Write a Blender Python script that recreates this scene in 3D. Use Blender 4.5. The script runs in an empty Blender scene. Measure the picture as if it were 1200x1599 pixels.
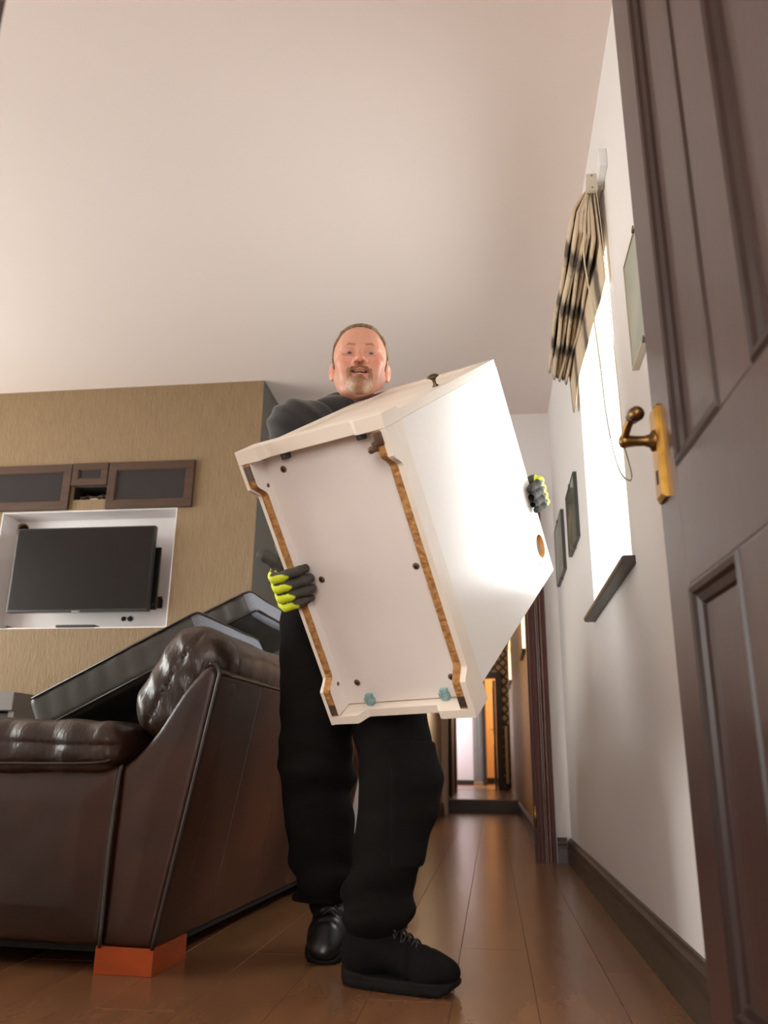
import bpy, bmesh, math, random
import numpy as np
from mathutils import Matrix, Vector, Euler
random.seed(7); np.random.seed(7)
SC = bpy.context.scene
COL = SC.collection
PI = math.pi

# ------------------------------------------------------------------ camera
CAM_H = 0.50
YAW, PITCH, ROLL = math.radians(7.52), math.radians(17.5), math.radians(0.66)
FPX = 1253.0
cd = bpy.data.cameras.new('camera')
cam = bpy.data.objects.new('camera', cd); COL.objects.link(cam)
fwd = Vector((-math.sin(YAW)*math.cos(PITCH), math.cos(YAW)*math.cos(PITCH), math.sin(PITCH)))
r0 = Vector((math.cos(YAW), math.sin(YAW), 0)); u0 = r0.cross(fwd)
rr = r0*math.cos(ROLL) + u0*math.sin(ROLL)
uu = u0*math.cos(ROLL) - r0*math.sin(ROLL)
m = Matrix((rr, uu, -fwd)).transposed().to_4x4(); m.translation = (0, 0, CAM_H)
cam.matrix_world = m
cd.sensor_fit = 'HORIZONTAL'; cd.sensor_width = 24.0; cd.lens = 24.0*FPX/1200.0
cd.clip_start = 0.02; cd.clip_end = 200
cd.dof.use_dof = True; cd.dof.focus_distance = 2.25; cd.dof.aperture_fstop = 3.2
SC.camera = cam

# ------------------------------------------------------------------ world, light, exposure
W = bpy.data.worlds.new('sky'); SC.world = W; W.use_nodes = True
bg = W.node_tree.nodes['Background']
bg.inputs[0].default_value = (0.93, 0.96, 1.0, 1); bg.inputs[1].default_value = 4.0
SC.view_settings.view_transform = 'Standard'; SC.view_settings.look = 'None'
SC.view_settings.gamma = 1.0; SC.view_settings.use_curve_mapping = False
SC.view_settings.exposure = 0.30
try:
    SC.cycles.use_denoising = True
    SC.cycles.max_bounces = 10; SC.cycles.diffuse_bounces = 6
    SC.cycles.transparent_max_bounces = 12
    SC.cycles.sample_clamp_indirect = 6.0
    SC.cycles.caustics_reflective = False; SC.cycles.caustics_refractive = False
except Exception:
    pass

def area(name, loc, aim, sx, sy, power, col):
    l = bpy.data.lights.new(name, 'AREA'); l.shape = 'RECTANGLE'; l.size = sx; l.size_y = sy
    l.energy = power; l.color = col
    o = bpy.data.objects.new(name, l); COL.objects.link(o); o.location = loc
    o.rotation_euler = Vector(aim).to_track_quat('-Z', 'Y').to_euler()
    return o
# daylight through the window openings, just outside the panes; last one is added fill
area('daylight_right_window', (0.80, 2.775, 1.62), (-1, 0, -0.10), 1.0, 1.15, 24, (1.0, 0.98, 0.97))
area('daylight_left_window', (-4.70, 2.5, 1.45), (1, 0, 0.0), 2.6, 1.7, 105, (1.0, 0.93, 0.87))
area('daylight_hall_window', (-0.2, -2.3, 1.35), (0, 1, 0.0), 2.2, 1.9, 74, (1.0, 0.90, 0.84))
area('daylight_corridor_window', (0.60, 6.75, 1.75), (-1, 0, -0.2), 0.6, 0.75, 150, (1.0, 0.93, 0.85))
area('daylight_corridor_far', (0.62, 11.75, 1.95), (-1, 0, -0.2), 1.0, 0.6, 110, (1.0, 0.93, 0.85))
area('fill_end_room', (-1.45, 16.0, 1.5), (1, 0.25, 0), 1.2, 1.4, 60, (0.95, 0.97, 1.0))  # added fill inside the end room, which has no window; brightens the pale door

# ------------------------------------------------------------------ helpers
def lin(c):
    c = c/255.0
    return c/12.92 if c <= 0.04045 else ((c+0.055)/1.055)**2.4
def rgb(r, g, b): return (lin(r), lin(g), lin(b))

def mat(name, col, rough=0.5, metal=0.0, var=0.0, vscale=6.0, stretch=(1, 1, 1), bump=0.0, bscale=60.0,
        bstretch=None, coat=0.0, spec=0.5, col2=None, attr=False, emit=0.0, detail=4.0, sheen=0.0, sss=0.0, objrand=0.0, bdist=0.02):
    m = bpy.data.materials.new(name); m.use_nodes = True
    nt = m.node_tree; N = nt.nodes; L = nt.links
    p = N['Principled BSDF']
    p.inputs['Base Color'].default_value = (*col, 1); p.inputs['Roughness'].default_value = rough
    p.inputs['Metallic'].default_value = metal; p.inputs['Coat Weight'].default_value = coat
    p.inputs['Coat Roughness'].default_value = 0.12
    p.inputs['Specular IOR Level'].default_value = spec
    if sheen: p.inputs['Sheen Weight'].default_value = sheen
    if sss:
        p.inputs['Subsurface Weight'].default_value = sss
        p.inputs['Subsurface Radius'].default_value = (0.012, 0.005, 0.003); p.inputs['Subsurface Scale'].default_value = 0.5
    tc = N.new('ShaderNodeTexCoord')
    src = None
    if attr:
        a = N.new('ShaderNodeAttribute'); a.attribute_name = 'tint'; src = a.outputs['Color']
    if var > 0 or col2:
        mp = N.new('ShaderNodeMapping'); mp.inputs['Scale'].default_value = stretch
        L.new(tc.outputs['Object'], mp.inputs['Vector'])
        no = N.new('ShaderNodeTexNoise'); no.inputs['Scale'].default_value = vscale; no.inputs['Detail'].default_value = detail
        L.new(mp.outputs[0], no.inputs['Vector'])
        mr = N.new('ShaderNodeMapRange'); mr.inputs['From Min'].default_value = 0.3; mr.inputs['From Max'].default_value = 0.7
        L.new(no.outputs['Fac'], mr.inputs['Value'])
        mx = N.new('ShaderNodeMix'); mx.data_type = 'RGBA'
        L.new(mr.outputs[0], mx.inputs['Factor'])
        if attr:
            ml = N.new('ShaderNodeMix'); ml.data_type = 'RGBA'; ml.blend_type = 'MULTIPLY'; ml.inputs['Factor'].default_value = 1
            L.new(src, ml.inputs['A']); L.new(mx.outputs['Result'], ml.inputs['B'])
            mx.inputs['A'].default_value = (1-var,)*3+(1,); mx.inputs['B'].default_value = (1+var,)*3+(1,)
            src = ml.outputs['Result']
        else:
            c2 = col2 if col2 else tuple(min(1, c*(1+var)) for c in col)
            c1 = col if col2 else tuple(c*(1-var) for c in col)
            mx.inputs['A'].default_value = (*c1, 1); mx.inputs['B'].default_value = (*c2, 1)
            src = mx.outputs['Result']
    if objrand > 0:
        oi = N.new('ShaderNodeObjectInfo')
        mr2 = N.new('ShaderNodeMapRange'); mr2.inputs['To Min'].default_value = 1-objrand; mr2.inputs['To Max'].default_value = 1+objrand
        L.new(oi.outputs['Random'], mr2.inputs['Value'])
        ml = N.new('ShaderNodeVectorMath'); ml.operation = 'SCALE'
        L.new(src, ml.inputs[0]); L.new(mr2.outputs[0], ml.inputs['Scale']); src = ml.outputs[0]
    if src: L.new(src, p.inputs['Base Color'])
    if bump > 0:
        mp = N.new('ShaderNodeMapping'); mp.inputs['Scale'].default_value = bstretch or stretch
        L.new(tc.outputs['Object'], mp.inputs['Vector'])
        no = N.new('ShaderNodeTexNoise'); no.inputs['Scale'].default_value = bscale; no.inputs['Detail'].default_value = 5
        L.new(mp.outputs[0], no.inputs['Vector'])
        b = N.new('ShaderNodeBump'); b.inputs['Strength'].default_value = bump; b.inputs['Distance'].default_value = bdist
        L.new(no.outputs['Fac'], b.inputs['Height']); L.new(b.outputs[0], p.inputs['Normal'])
    if emit > 0:
        p.inputs['Emission Color'].default_value = (*col, 1); p.inputs['Emission Strength'].default_value = emit
    return m

def pane_mat(name, ior=1.45):
    m = bpy.data.materials.new(name); m.use_nodes = True
    nt = m.node_tree; N = nt.nodes; L = nt.links; N.clear()
    o = N.new('ShaderNodeOutputMaterial'); t = N.new('ShaderNodeBsdfTransparent'); g = N.new('ShaderNodeBsdfGlossy')
    g.inputs['Roughness'].default_value = 0.02
    t.inputs[0].default_value = (0.95, 0.97, 0.96, 1)
    f = N.new('ShaderNodeFresnel'); f.inputs[0].default_value = ior
    gm = N.new('ShaderNodeNewGeometry'); ib = N.new('ShaderNodeMath'); ib.operation = 'SUBTRACT'; ib.inputs[0].default_value = 1.0
    L.new(gm.outputs['Backfacing'], ib.inputs[1])
    fm = N.new('ShaderNodeMath'); fm.operation = 'MULTIPLY'; L.new(f.outputs[0], fm.inputs[0]); L.new(ib.outputs[0], fm.inputs[1])
    mx = N.new('ShaderNodeMixShader'); L.new(fm.outputs[0], mx.inputs[0]); L.new(t.outputs[0], mx.inputs[1]); L.new(g.outputs[0], mx.inputs[2])
    L.new(mx.outputs[0], o.inputs[0]); return m

M = {}
M['ceiling'] = mat('ceiling_paint', (0.86, 0.755, 0.70), 0.9, var=0.015, vscale=0.8, bump=0.03, bscale=120)
M['wall'] = mat('white_wall_paint', (0.78, 0.745, 0.725), 0.75, var=0.015, vscale=1.5, bump=0.04, bscale=90)
M['tan'] = mat('tan_textured_wallpaper', rgb(134, 110, 79), 0.66, var=0.10, vscale=14, stretch=(5, 5, 0.5), bump=0.55, bscale=26, bstretch=(7, 7, 1.3), bdist=0.012)
M['greywall'] = mat('grey_wall_paint', rgb(104, 102, 94), 0.8, var=0.03, vscale=3)
M['niche'] = mat('white_niche_paint', (0.80, 0.76, 0.75), 0.7)
M['wood_floor'] = mat('brown_floor_wood', rgb(122, 84, 56), 0.24, var=0.17, vscale=2.2, stretch=(5, 0.8, 1), bump=0.16, bscale=2.6, bstretch=(3.4, 1.3, 1), objrand=0.05, spec=0.5, bdist=0.012)
M['underfloor'] = mat('dark_subfloor', rgb(40, 26, 18), 0.7)
M['darkwood'] = mat('dark_stained_wood', rgb(58, 44, 36), 0.38, var=0.25, vscale=8, stretch=(1, 1, 8), bump=0.05, bscale=40)
M['redwood'] = mat('mahogany_casing', rgb(78, 34, 25), 0.45, var=0.04, spec=0.35, vscale=6, stretch=(8, 8, 0.6))
M['redwood_glint'] = mat('mahogany_glint', rgb(108, 64, 50), 0.2, spec=0.7, coat=0.6)  # paler than the casing wood: groove highlights painted into the colour
M['door'] = mat('mahogany_door_wood', rgb(54, 29, 22), 0.40, var=0.18, vscale=5, stretch=(9, 9, 0.7), bump=0.06, bscale=30, bstretch=(9, 9, 0.6), spec=0.6, coat=0.25)
M['door_mould'] = mat('dark_door_moulding', rgb(40, 22, 16), 0.38, var=0.15, vscale=5, stretch=(9, 9, 0.7), spec=0.35)
M['brass'] = mat('aged_brass', rgb(176, 132, 62), 0.34, metal=1.0, var=0.25, vscale=30)
M['brass_dark'] = mat('dull_brass_lever', rgb(124, 92, 54), 0.38, metal=1.0, var=0.25, vscale=30)
M['bronze'] = mat('dark_bronze', rgb(98, 84, 66), 0.38, metal=1.0, var=0.2, vscale=40)
M['white_board'] = mat('white_cabinet_laminate', (0.80, 0.755, 0.715), 0.32, var=0.02, vscale=3, bump=0.03, bscale=30, spec=0.45)
M['white_base'] = mat('white_underside_board', (0.71, 0.645, 0.60), 0.5, var=0.035, vscale=4)
M['ivory'] = mat('ivory_painted_wood', (0.78, 0.69, 0.585), 0.42, var=0.05, vscale=7, bump=0.05, bscale=30)
M['chip'] = mat('raw_chipboard_edge', rgb(190, 140, 80), 0.8, col2=rgb(140, 92, 44), vscale=70, bump=0.4, bscale=120)
M['chip_light'] = mat('pale_chipboard_edge', rgb(226, 172, 112), 0.8, var=0.15, vscale=70)
M['metal'] = mat('grey_steel', rgb(120, 112, 104), 0.4, metal=0.9, var=0.2, vscale=60)
M['screw'] = mat('brown_screw_cap', rgb(96, 74, 58), 0.45, metal=0.5)
M['bluegrey'] = mat('blue_grey_plastic', rgb(128, 158, 160), 0.4)
M['darkclip'] = mat('dark_plastic', rgb(72, 74, 84), 0.4)
M['leather'] = mat('dark_brown_leather', rgb(28, 20, 18), 0.38, var=0.0, col2=rgb(84, 49, 35), vscale=2.2, bump=0.12, bscale=180, spec=0.42, bdist=0.004)
M['leather_soft'] = mat('wrinkled_brown_leather', rgb(42, 31, 26), 0.34, var=0.0, col2=rgb(62, 42, 32), vscale=4, bump=0.55, bscale=16, bstretch=(1.6, .5, .8), spec=0.55, bdist=0.016)
M['leather_grey'] = mat('charcoal_leather', rgb(66, 62, 56), 0.50, var=0.18, vscale=5, bump=0.12, bscale=180, spec=0.5, bdist=0.004)
M['fabric_grey'] = mat('grey_woven_fabric', rgb(128, 130, 138), 0.85, var=0.12, vscale=40, stretch=(1, 6, 6), bump=0.2, bscale=220, bdist=0.004)
M['piping'] = mat('leather_piping', rgb(44, 35, 30), 0.3)
M['orange_wood'] = mat('orange_stained_wood', rgb(170, 74, 28), 0.32, var=0.22, vscale=5, stretch=(1, 1, 4))
M['tv_black'] = mat('black_plastic', rgb(24, 22, 21), 0.3)
M['screen'] = mat('television_screen', rgb(30, 24, 20), 0.34, spec=0.13)
M['frame_brown'] = mat('brown_wood_frame', rgb(74, 53, 40), 0.5, var=0.18, spec=0.3, vscale=6, stretch=(1, 6, 6))
M['mesh_grey'] = mat('charcoal_speaker_cloth', rgb(56, 51, 50), 0.95, spec=0.2, var=0.06, vscale=200, bump=0.2, bscale=400, bdist=0.003)
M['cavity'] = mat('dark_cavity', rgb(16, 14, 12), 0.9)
M['wire'] = mat('grey_cable', rgb(120, 108, 96), 0.5)
M['wire_white'] = mat('white_cable', rgb(190, 180, 165), 0.5)
M['unit_grey'] = mat('grey_lacquer', rgb(112, 108, 104), 0.5)
M['pvc'] = mat('white_window_frame', (0.82, 0.82, 0.82), 0.3)
M['pane'] = pane_mat('window_glass'); M['clip_glass'] = pane_mat('picture_glass', 1.22)
M['cord'] = mat('cream_cord', rgb(205, 190, 160), 0.7)
M['bead'] = mat('bead_chain_plastic', rgb(140, 130, 120), 0.35)
M['plastic_cream'] = mat('cream_plastic', rgb(205, 195, 176), 0.4)
M['picture'] = mat('sage_print_paper', rgb(150, 156, 138), 0.25, col2=rgb(98, 108, 94), vscale=5, stretch=(1, 1, 1.5), spec=0.6)
M['picture_pale'] = mat('pale_print_paper', rgb(214, 206, 192), 0.3, col2=rgb(170, 176, 160), vscale=6, spec=0.5)
M['frame_dark'] = mat('slim_green_black_frame', rgb(52, 56, 48), 0.4)
M['hoodie'] = mat('black_hoodie_cotton', rgb(34, 32, 31), 0.85, var=0.2, vscale=9, bump=0.25, bscale=160, sheen=0.25, bdist=0.004)
M['zip'] = mat('grey_seam', rgb(96, 92, 88), 0.7)
M['trouser'] = mat('black_work_trouser', rgb(20, 18, 17), 0.95, var=0.15, vscale=9, bump=0.25, bscale=200, spec=0.1, bdist=0.004)
M['shoe'] = mat('black_shoe_leather', rgb(18, 17, 17), 0.36, var=0.2, vscale=20, bump=0.1, bscale=120, bdist=0.004)
M['shoe_matt'] = mat('black_shoe_mesh', rgb(15, 13, 12), 0.85, spec=0.12, var=0.3, vscale=30, bump=0.2, bscale=200, bdist=0.004)
M['sole'] = mat('dark_rubber_sole', rgb(20, 18, 16), 0.8, spec=0.15, var=0.2, vscale=30)
M['lace'] = mat('black_lace', rgb(30, 28, 27), 0.6)
M['skin'] = mat('skin', (1, 1, 1), 0.48, attr=True, var=0.05, vscale=60, bump=0.06, bscale=260, sss=0.12, bdist=0.003)
M['hair'] = mat('short_ginger_brown_hair', rgb(142, 116, 84), 0.65, col2=rgb(100, 82, 58), vscale=120, stretch=(1, .2, 1), bump=0.5, bscale=300, bdist=0.004)
M['beard'] = mat('greying_ginger_beard', (1, 1, 1), 0.8, attr=True, var=0.22, vscale=330, stretch=(1, 1, .4), bump=0.6, bscale=240, bdist=0.004)
M['tache'] = mat('ginger_moustache', rgb(140, 94, 58), 0.75, col2=rgb(112, 74, 48), vscale=120, bump=0.6, bscale=240, bdist=0.004)
M['brow'] = mat('sandy_eyebrow', rgb(166, 116, 88), 0.8, var=0.2, vscale=160)
M['sclera'] = mat('eye_white', rgb(168, 148, 136), 0.2)
M['iris'] = mat('iris', rgb(58, 50, 44), 0.15)
M['pupil'] = mat('pupil', rgb(14, 12, 12), 0.1)
M['tooth'] = mat('tooth', rgb(176, 160, 138), 0.3)
M['mouth'] = mat('mouth_inside', rgb(74, 30, 26), 0.5)
M['glove'] = mat('glove_knit', (1, 1, 1), 0.72, attr=True, var=0.12, vscale=60, bump=0.25, bscale=260, bdist=0.003)
M['blind'] = None
M['orange_wall'] = mat('warm_orange_wall', rgb(222, 176, 120), 0.8)
M['pale_door'] = mat('pale_lilac_door', rgb(196, 188, 194), 0.5)
M['grey_door'] = mat('grey_wardrobe_door', rgb(104, 102, 104), 0.5)
M['corr_paper'] = mat('brown_ribbed_wallpaper', rgb(150, 122, 92), 0.42, var=0.14, vscale=3, stretch=(1, .6, 9), bump=0.2, bscale=5, bstretch=(1, .6, 9))
M['beige'] = mat('beige_wall', rgb(176, 152, 124), 0.8)
M['black_trim'] = mat('black_trim', rgb(30, 24, 20), 0.5)
M['bulb'] = mat('lamp_bulb', (1.0, 0.55, 0.22), 0.5, emit=8)

def link(o, parent):
    COL.objects.link(o)
    if parent is not None: o.parent = parent
    return o
def mk(name, verts, faces, mats, parent=None, off=None, smooth=False, midx=None, tint=None):
    me = bpy.data.meshes.new(name)
    v = np.asarray(verts, dtype=np.float64)
    if off is not None: v = v - np.asarray(off, dtype=np.float64)
    me.from_pydata(v.tolist(), [], [list(map(int, f)) for f in faces])
    if not isinstance(mats, (list, tuple)): mats = [mats]
    for q in mats: me.materials.append(q)
    if midx is not None: me.polygons.foreach_set('material_index', list(midx))
    if smooth: me.polygons.foreach_set('use_smooth', [True]*len(me.polygons))
    if tint is not None:
        a = me.color_attributes.new('tint', 'FLOAT_COLOR', 'POINT')
        a.data.foreach_set('color', np.concatenate([tint, np.ones((len(tint), 1))], 1).astype(np.float32).ravel())
    me.update()
    return link(bpy.data.objects.new(name, me), parent)
def bm_obj(name, bm, mats, parent=None, smooth=False):
    me = bpy.data.meshes.new(name); bm.normal_update(); bm.to_mesh(me); bm.free()
    if not isinstance(mats, (list, tuple)): mats = [mats]
    for q in mats: me.materials.append(q)
    if smooth: me.polygons.foreach_set('use_smooth', [True]*len(me.polygons))
    return link(bpy.data.objects.new(name, me), parent)
def bbox(bm, lo, hi, bev=0.0, seg=2):
    lo = Vector(lo); hi = Vector(hi); c = (lo+hi)/2; s = hi-lo
    r = bmesh.ops.create_cube(bm, size=1.0, matrix=Matrix.Translation(c) @ Matrix.Diagonal((*s, 1)))
    if bev > 0:
        es = list({e for v in r['verts'] for e in v.link_edges})
        bmesh.ops.bevel(bm, geom=es, offset=bev, segments=seg, affect='EDGES', profile=0.6)
def box(name, lo, hi, m, parent=None, bev=0.0, seg=2):
    bm = bmesh.new(); bbox(bm, lo, hi, bev, seg); return bm_obj(name, bm, m, parent, smooth=False)
def boxes(name, lst, m, parent=None, bev=0.0):
    bm = bmesh.new()
    for lo, hi in lst: bbox(bm, lo, hi, bev)
    return bm_obj(name, bm, m, parent)
def prism(name, pts, d0, d1, axis, m, parent=None, bev=0.0, smooth=False):
    """extrude a 2-D outline along axis; pts are the other two coordinates in xyz order"""
    bm = bmesh.new()
    def p3(a, b, d): return {'x': (d, a, b), 'y': (a, d, b), 'z': (a, b, d)}[axis]
    A = [bm.verts.new(p3(a, b, d0)) for a, b in pts]; B = [bm.verts.new(p3(a, b, d1)) for a, b in pts]
    n = len(pts)
    bm.faces.new(A); bm.faces.new(B[::-1])
    for i in range(n): bm.faces.new([A[i], B[i], B[(i+1) % n], A[(i+1) % n]])
    bmesh.ops.recalc_face_normals(bm, faces=bm.faces[:])
    if bev > 0:
        es = [e for e in bm.edges if e.calc_face_angle(0) > 0.4]
        bmesh.ops.bevel(bm, geom=es, offset=bev, segments=2, affect='EDGES', profile=0.6)
    return bm_obj(name, bm, m, parent, smooth)
def frame_of(t):
    t = t.normalized(); a = Vector((0, 0, 1)) if abs(t.z) < 0.9 else Vector((1, 0, 0))
    x = t.cross(a).normalized(); return x, t.cross(x).normalized()
def tube_bm(bm, pts, r, n=8, caps=True):
    pts = [Vector(p) for p in pts]; rs = r if isinstance(r, (list, tuple)) else [r]*len(pts)
    rings = []; x = None
    for i, p in enumerate(pts):
        t = (pts[min(i+1, len(pts)-1)] - pts[max(i-1, 0)]).normalized()
        if x is None: x, y = frame_of(t)
        else:
            x = (x - t*x.dot(t)).normalized(); y = t.cross(x)
        rings.append([bm.verts.new(p + (x*math.cos(2*PI*k/n) + y*math.sin(2*PI*k/n))*rs[i]) for k in range(n)])
    for a, b in zip(rings, rings[1:]):
        for k in range(n): bm.faces.new([a[k], a[(k+1) % n], b[(k+1) % n], b[k]])
    if caps: bm.faces.new(rings[0][::-1]); bm.faces.new(rings[-1])
def tube(name, pts, r, m, parent=None, n=8):
    bm = bmesh.new(); tube_bm(bm, pts, r, n); return bm_obj(name, bm, m, parent, True)
def spline(pts, k=8):
    P = [np.array(p, float) for p in pts]; P = [2*P[0]-P[1]]+P+[2*P[-1]-P[-2]]; out = []
    for i in range(1, len(P)-2):
        for j in range(k):
            t = j/k; a, b, c, d = P[i-1:i+3]
            out.append(0.5*((2*b)+(c-a)*t+(2*a-5*b+4*c-d)*t*t+(3*b-a-3*c+d)*t**3))
    out.append(P[-2]); return [tuple(q) for q in out]
def lathe(name, prof, m, parent=None, n=20, mtx=None):
    bm = bmesh.new(); rings = []
    for r, z in prof:
        rings.append([bm.verts.new((r*math.cos(2*PI*k/n), r*math.sin(2*PI*k/n), z)) for k in range(n)])
    for a, b in zip(rings, rings[1:]):
        for k in range(n): bm.faces.new([a[k], a[(k+1) % n], b[(k+1) % n], b[k]])
    bm.faces.new(rings[0][::-1]); bm.faces.new(rings[-1])
    if mtx is not None: bm.transform(mtx)
    bmesh.ops.recalc_face_normals(bm, faces=bm.faces[:])
    return bm_obj(name, bm, m, parent, True)
def thing(name, label, cat, loc=(0, 0, 0), rotz=0.0, group=None, mtx=None, kind=None):
    o = bpy.data.objects.new(name, None); COL.objects.link(o); o.empty_display_size = 0.1
    if mtx is not None: o.matrix_world = mtx
    else: o.location = loc; o.rotation_euler = (0, 0, rotz)
    tag(o, label, cat, group, kind); return o
def tag(o, label=None, cat=None, group=None, kind=None):
    if label: o['label'] = label
    if cat: o['category'] = cat
    if group: o['group'] = group
    if kind: o['kind'] = kind
    return o
def struct(o): o['kind'] = 'structure'; return o
def holed_wall(name, axis, p0, p1, a0, a1, z0, z1, holes, m, parent=None):
    """wall slab between p0,p1 on `axis`, spanning a0..a1 on the other horizontal axis, with rectangular holes"""
    As = sorted({a0, a1, *[h[0] for h in holes], *[h[1] for h in holes]})
    Zs = sorted({z0, z1, *[h[2] for h in holes], *[h[3] for h in holes]})
    def solid(i, j):
        if i < 0 or j < 0 or i >= len(As)-1 or j >= len(Zs)-1: return False
        ca = (As[i]+As[i+1])/2; cz = (Zs[j]+Zs[j+1])/2
        return not any(h[0] < ca < h[1] and h[2] < cz < h[3] for h in holes)
    bm = bmesh.new(); cache = {}
    def V(p, a, z):
        k = (p, a, z)
        if k not in cache: cache[k] = bm.verts.new((p, a, z) if axis == 'x' else (a, p, z))
        return cache[k]
    for i in range(len(As)-1):
        for j in range(len(Zs)-1):
            if not solid(i, j): continue
            A, B, C, D = As[i], As[i+1], Zs[j], Zs[j+1]
            for p in (p0, p1): bm.faces.new([V(p, A, C), V(p, B, C), V(p, B, D), V(p, A, D)])
            if not solid(i-1, j): bm.faces.new([V(p0, A, C), V(p1, A, C), V(p1, A, D), V(p0, A, D)])
            if not solid(i+1, j): bm.faces.new([V(p0, B, C), V(p1, B, C), V(p1, B, D), V(p0, B, D)])
            if not solid(i, j-1): bm.faces.new([V(p0, A, C), V(p1, A, C), V(p1, B, C), V(p0, B, C)])
            if not solid(i, j+1): bm.faces.new([V(p0, A, D), V(p1, A, D), V(p1, B, D), V(p0, B, D)])
    bmesh.ops.recalc_face_normals(bm, faces=bm.faces[:])
    return bm_obj(name, bm, m, parent)

# ---- signed-distance modelling (surface nets on a rectilinear grid)
def snet(F, xs, ys, zs):
    S = F < 0
    c = np.zeros(tuple(s-1 for s in F.shape), np.int8)
    offs = [(i, j, k) for i in (0, 1) for j in (0, 1) for k in (0, 1)]
    n0, n1, n2 = F.shape
    for i, j, k in offs: c += S[i:n0-1+i, j:n1-1+j, k:n2-1+k]
    act = (c > 0) & (c < 8)
    I = np.argwhere(act); idx = -np.ones(act.shape, np.int64); idx[act] = np.arange(len(I))
    axs = [np.asarray(a, float) for a in (xs, ys, zs)]
    cor = {o: F[I[:, 0]+o[0], I[:, 1]+o[1], I[:, 2]+o[2]] for o in offs}
    acc = np.zeros((len(I), 3)); cnt = np.zeros(len(I))
    for a in range(3):
        for o in offs:
            if o[a]: continue
            o2 = list(o); o2[a] = 1; o2 = tuple(o2)
            A, B = cor[o], cor[o2]; mk_ = (A < 0) != (B < 0)
            t = np.where(mk_, A/np.where(np.abs(A-B) < 1e-12, 1e-12, A-B), 0)
            P = np.zeros((len(I), 3))
            for q in range(3):
                lo = axs[q][I[:, q]+o[q]]
                P[:, q] = lo + (t*(axs[q][I[:, q]+1]-lo) if q == a else 0)
            acc += P*mk_[:, None]; cnt += mk_
    V = acc/np.maximum(cnt, 1)[:, None]
    faces = []
    for a in range(3):
        b, d = (a+1) % 3, (a+2) % 3
        sl0 = [slice(None)]*3; sl1 = [slice(None)]*3; sl0[a] = slice(0, -1); sl1[a] = slice(1, None)
        E = S[tuple(sl0)] != S[tuple(sl1)]
        e = np.argwhere(E)
        ok = (e[:, b] > 0) & (e[:, d] > 0) & (e[:, b] < F.shape[b]-1) & (e[:, d] < F.shape[d]-1)
        e = e[ok]
        def cell(db, dd):
            q = e.copy(); q[:, b] -= db; q[:, d] -= dd; return idx[q[:, 0], q[:, 1], q[:, 2]]
        Q = np.stack([cell(1, 1), cell(0, 1), cell(0, 0), cell(1, 0)], 1)
        inside = S[e[:, 0], e[:, 1], e[:, 2]]
        Q[~inside] = Q[~inside][:, ::-1]
        faces.append(Q)
    return V, np.concatenate(faces)
def grid(axs):
    return tuple(g.astype(np.float32) for g in np.meshgrid(*axs, indexing='ij'))
def ax(lo, hi, s): return np.arange(lo, hi+s, s)
def sdf_obj(name, fn, lo, hi, step, m, parent=None, off=None, tint=None, axes=None):
    axs = axes or [ax(lo[i], hi[i], step) for i in range(3)]
    F = fn(grid(axs)); V, Q = snet(F, *axs)
    tc = tint(V) if tint else None
    return mk(name, V, Q, m, parent, off, True, tint=tc)
def smin(a, b, k):
    h = np.clip(0.5+0.5*(b-a)/k, 0, 1); return b+(a-b)*h - k*h*(1-h)
def smax(a, b, k): return -smin(-a, -b, k)
def cap(P, a, b, r1, r2):
    a = np.array(a, float); b = np.array(b, float); d = b-a; L2 = float(d@d)
    x, y, z = P[0]-a[0], P[1]-a[1], P[2]-a[2]
    h = np.clip((x*d[0]+y*d[1]+z*d[2])/L2, 0, 1)
    return np.sqrt((x-h*d[0])**2+(y-h*d[1])**2+(z-h*d[2])**2)-(r1+(r2-r1)*h)
def rotp(P, c, R):
    x, y, z = P[0]-c[0], P[1]-c[1], P[2]-c[2]
    if R is None: return x, y, z
    return tuple(R[0][i]*x+R[1][i]*y+R[2][i]*z for i in range(3))    # R columns = local axes
def ell(P, c, r, R=None):
    x, y, z = rotp(P, c, R)
    k0 = np.sqrt((x/r[0])**2+(y/r[1])**2+(z/r[2])**2); k1 = np.sqrt((x/r[0]**2)**2+(y/r[1]**2)**2+(z/r[2]**2)**2)+1e-6
    return k0*(k0-1)/k1
def rbox(P, c, h, r, R=None):
    x, y, z = rotp(P, c, R)
    qx, qy, qz = np.abs(x)-h[0]+r, np.abs(y)-h[1]+r, np.abs(z)-h[2]+r
    return np.sqrt(np.maximum(qx, 0)**2+np.maximum(qy, 0)**2+np.maximum(qz, 0)**2)+np.minimum(np.maximum(qx, np.maximum(qy, qz)), 0)-r
def wav(P, seed, freq, n=5, st=(1, 1, 1)):
    rs = np.random.RandomState(seed); o = 0
    for i in range(n):
        k = rs.normal(size=3); k = k/np.linalg.norm(k)*freq*(0.7+0.6*rs.rand())*np.array(st)
        o = o+np.sin(P[0]*k[0]+P[1]*k[1]+P[2]*k[2]+rs.rand()*6.28)
    return o/n

# ================================================================== THE ROOM
CEIL = 2.68
XR = 0.42            # right wall face
YB = 4.85            # back wall face
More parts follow.
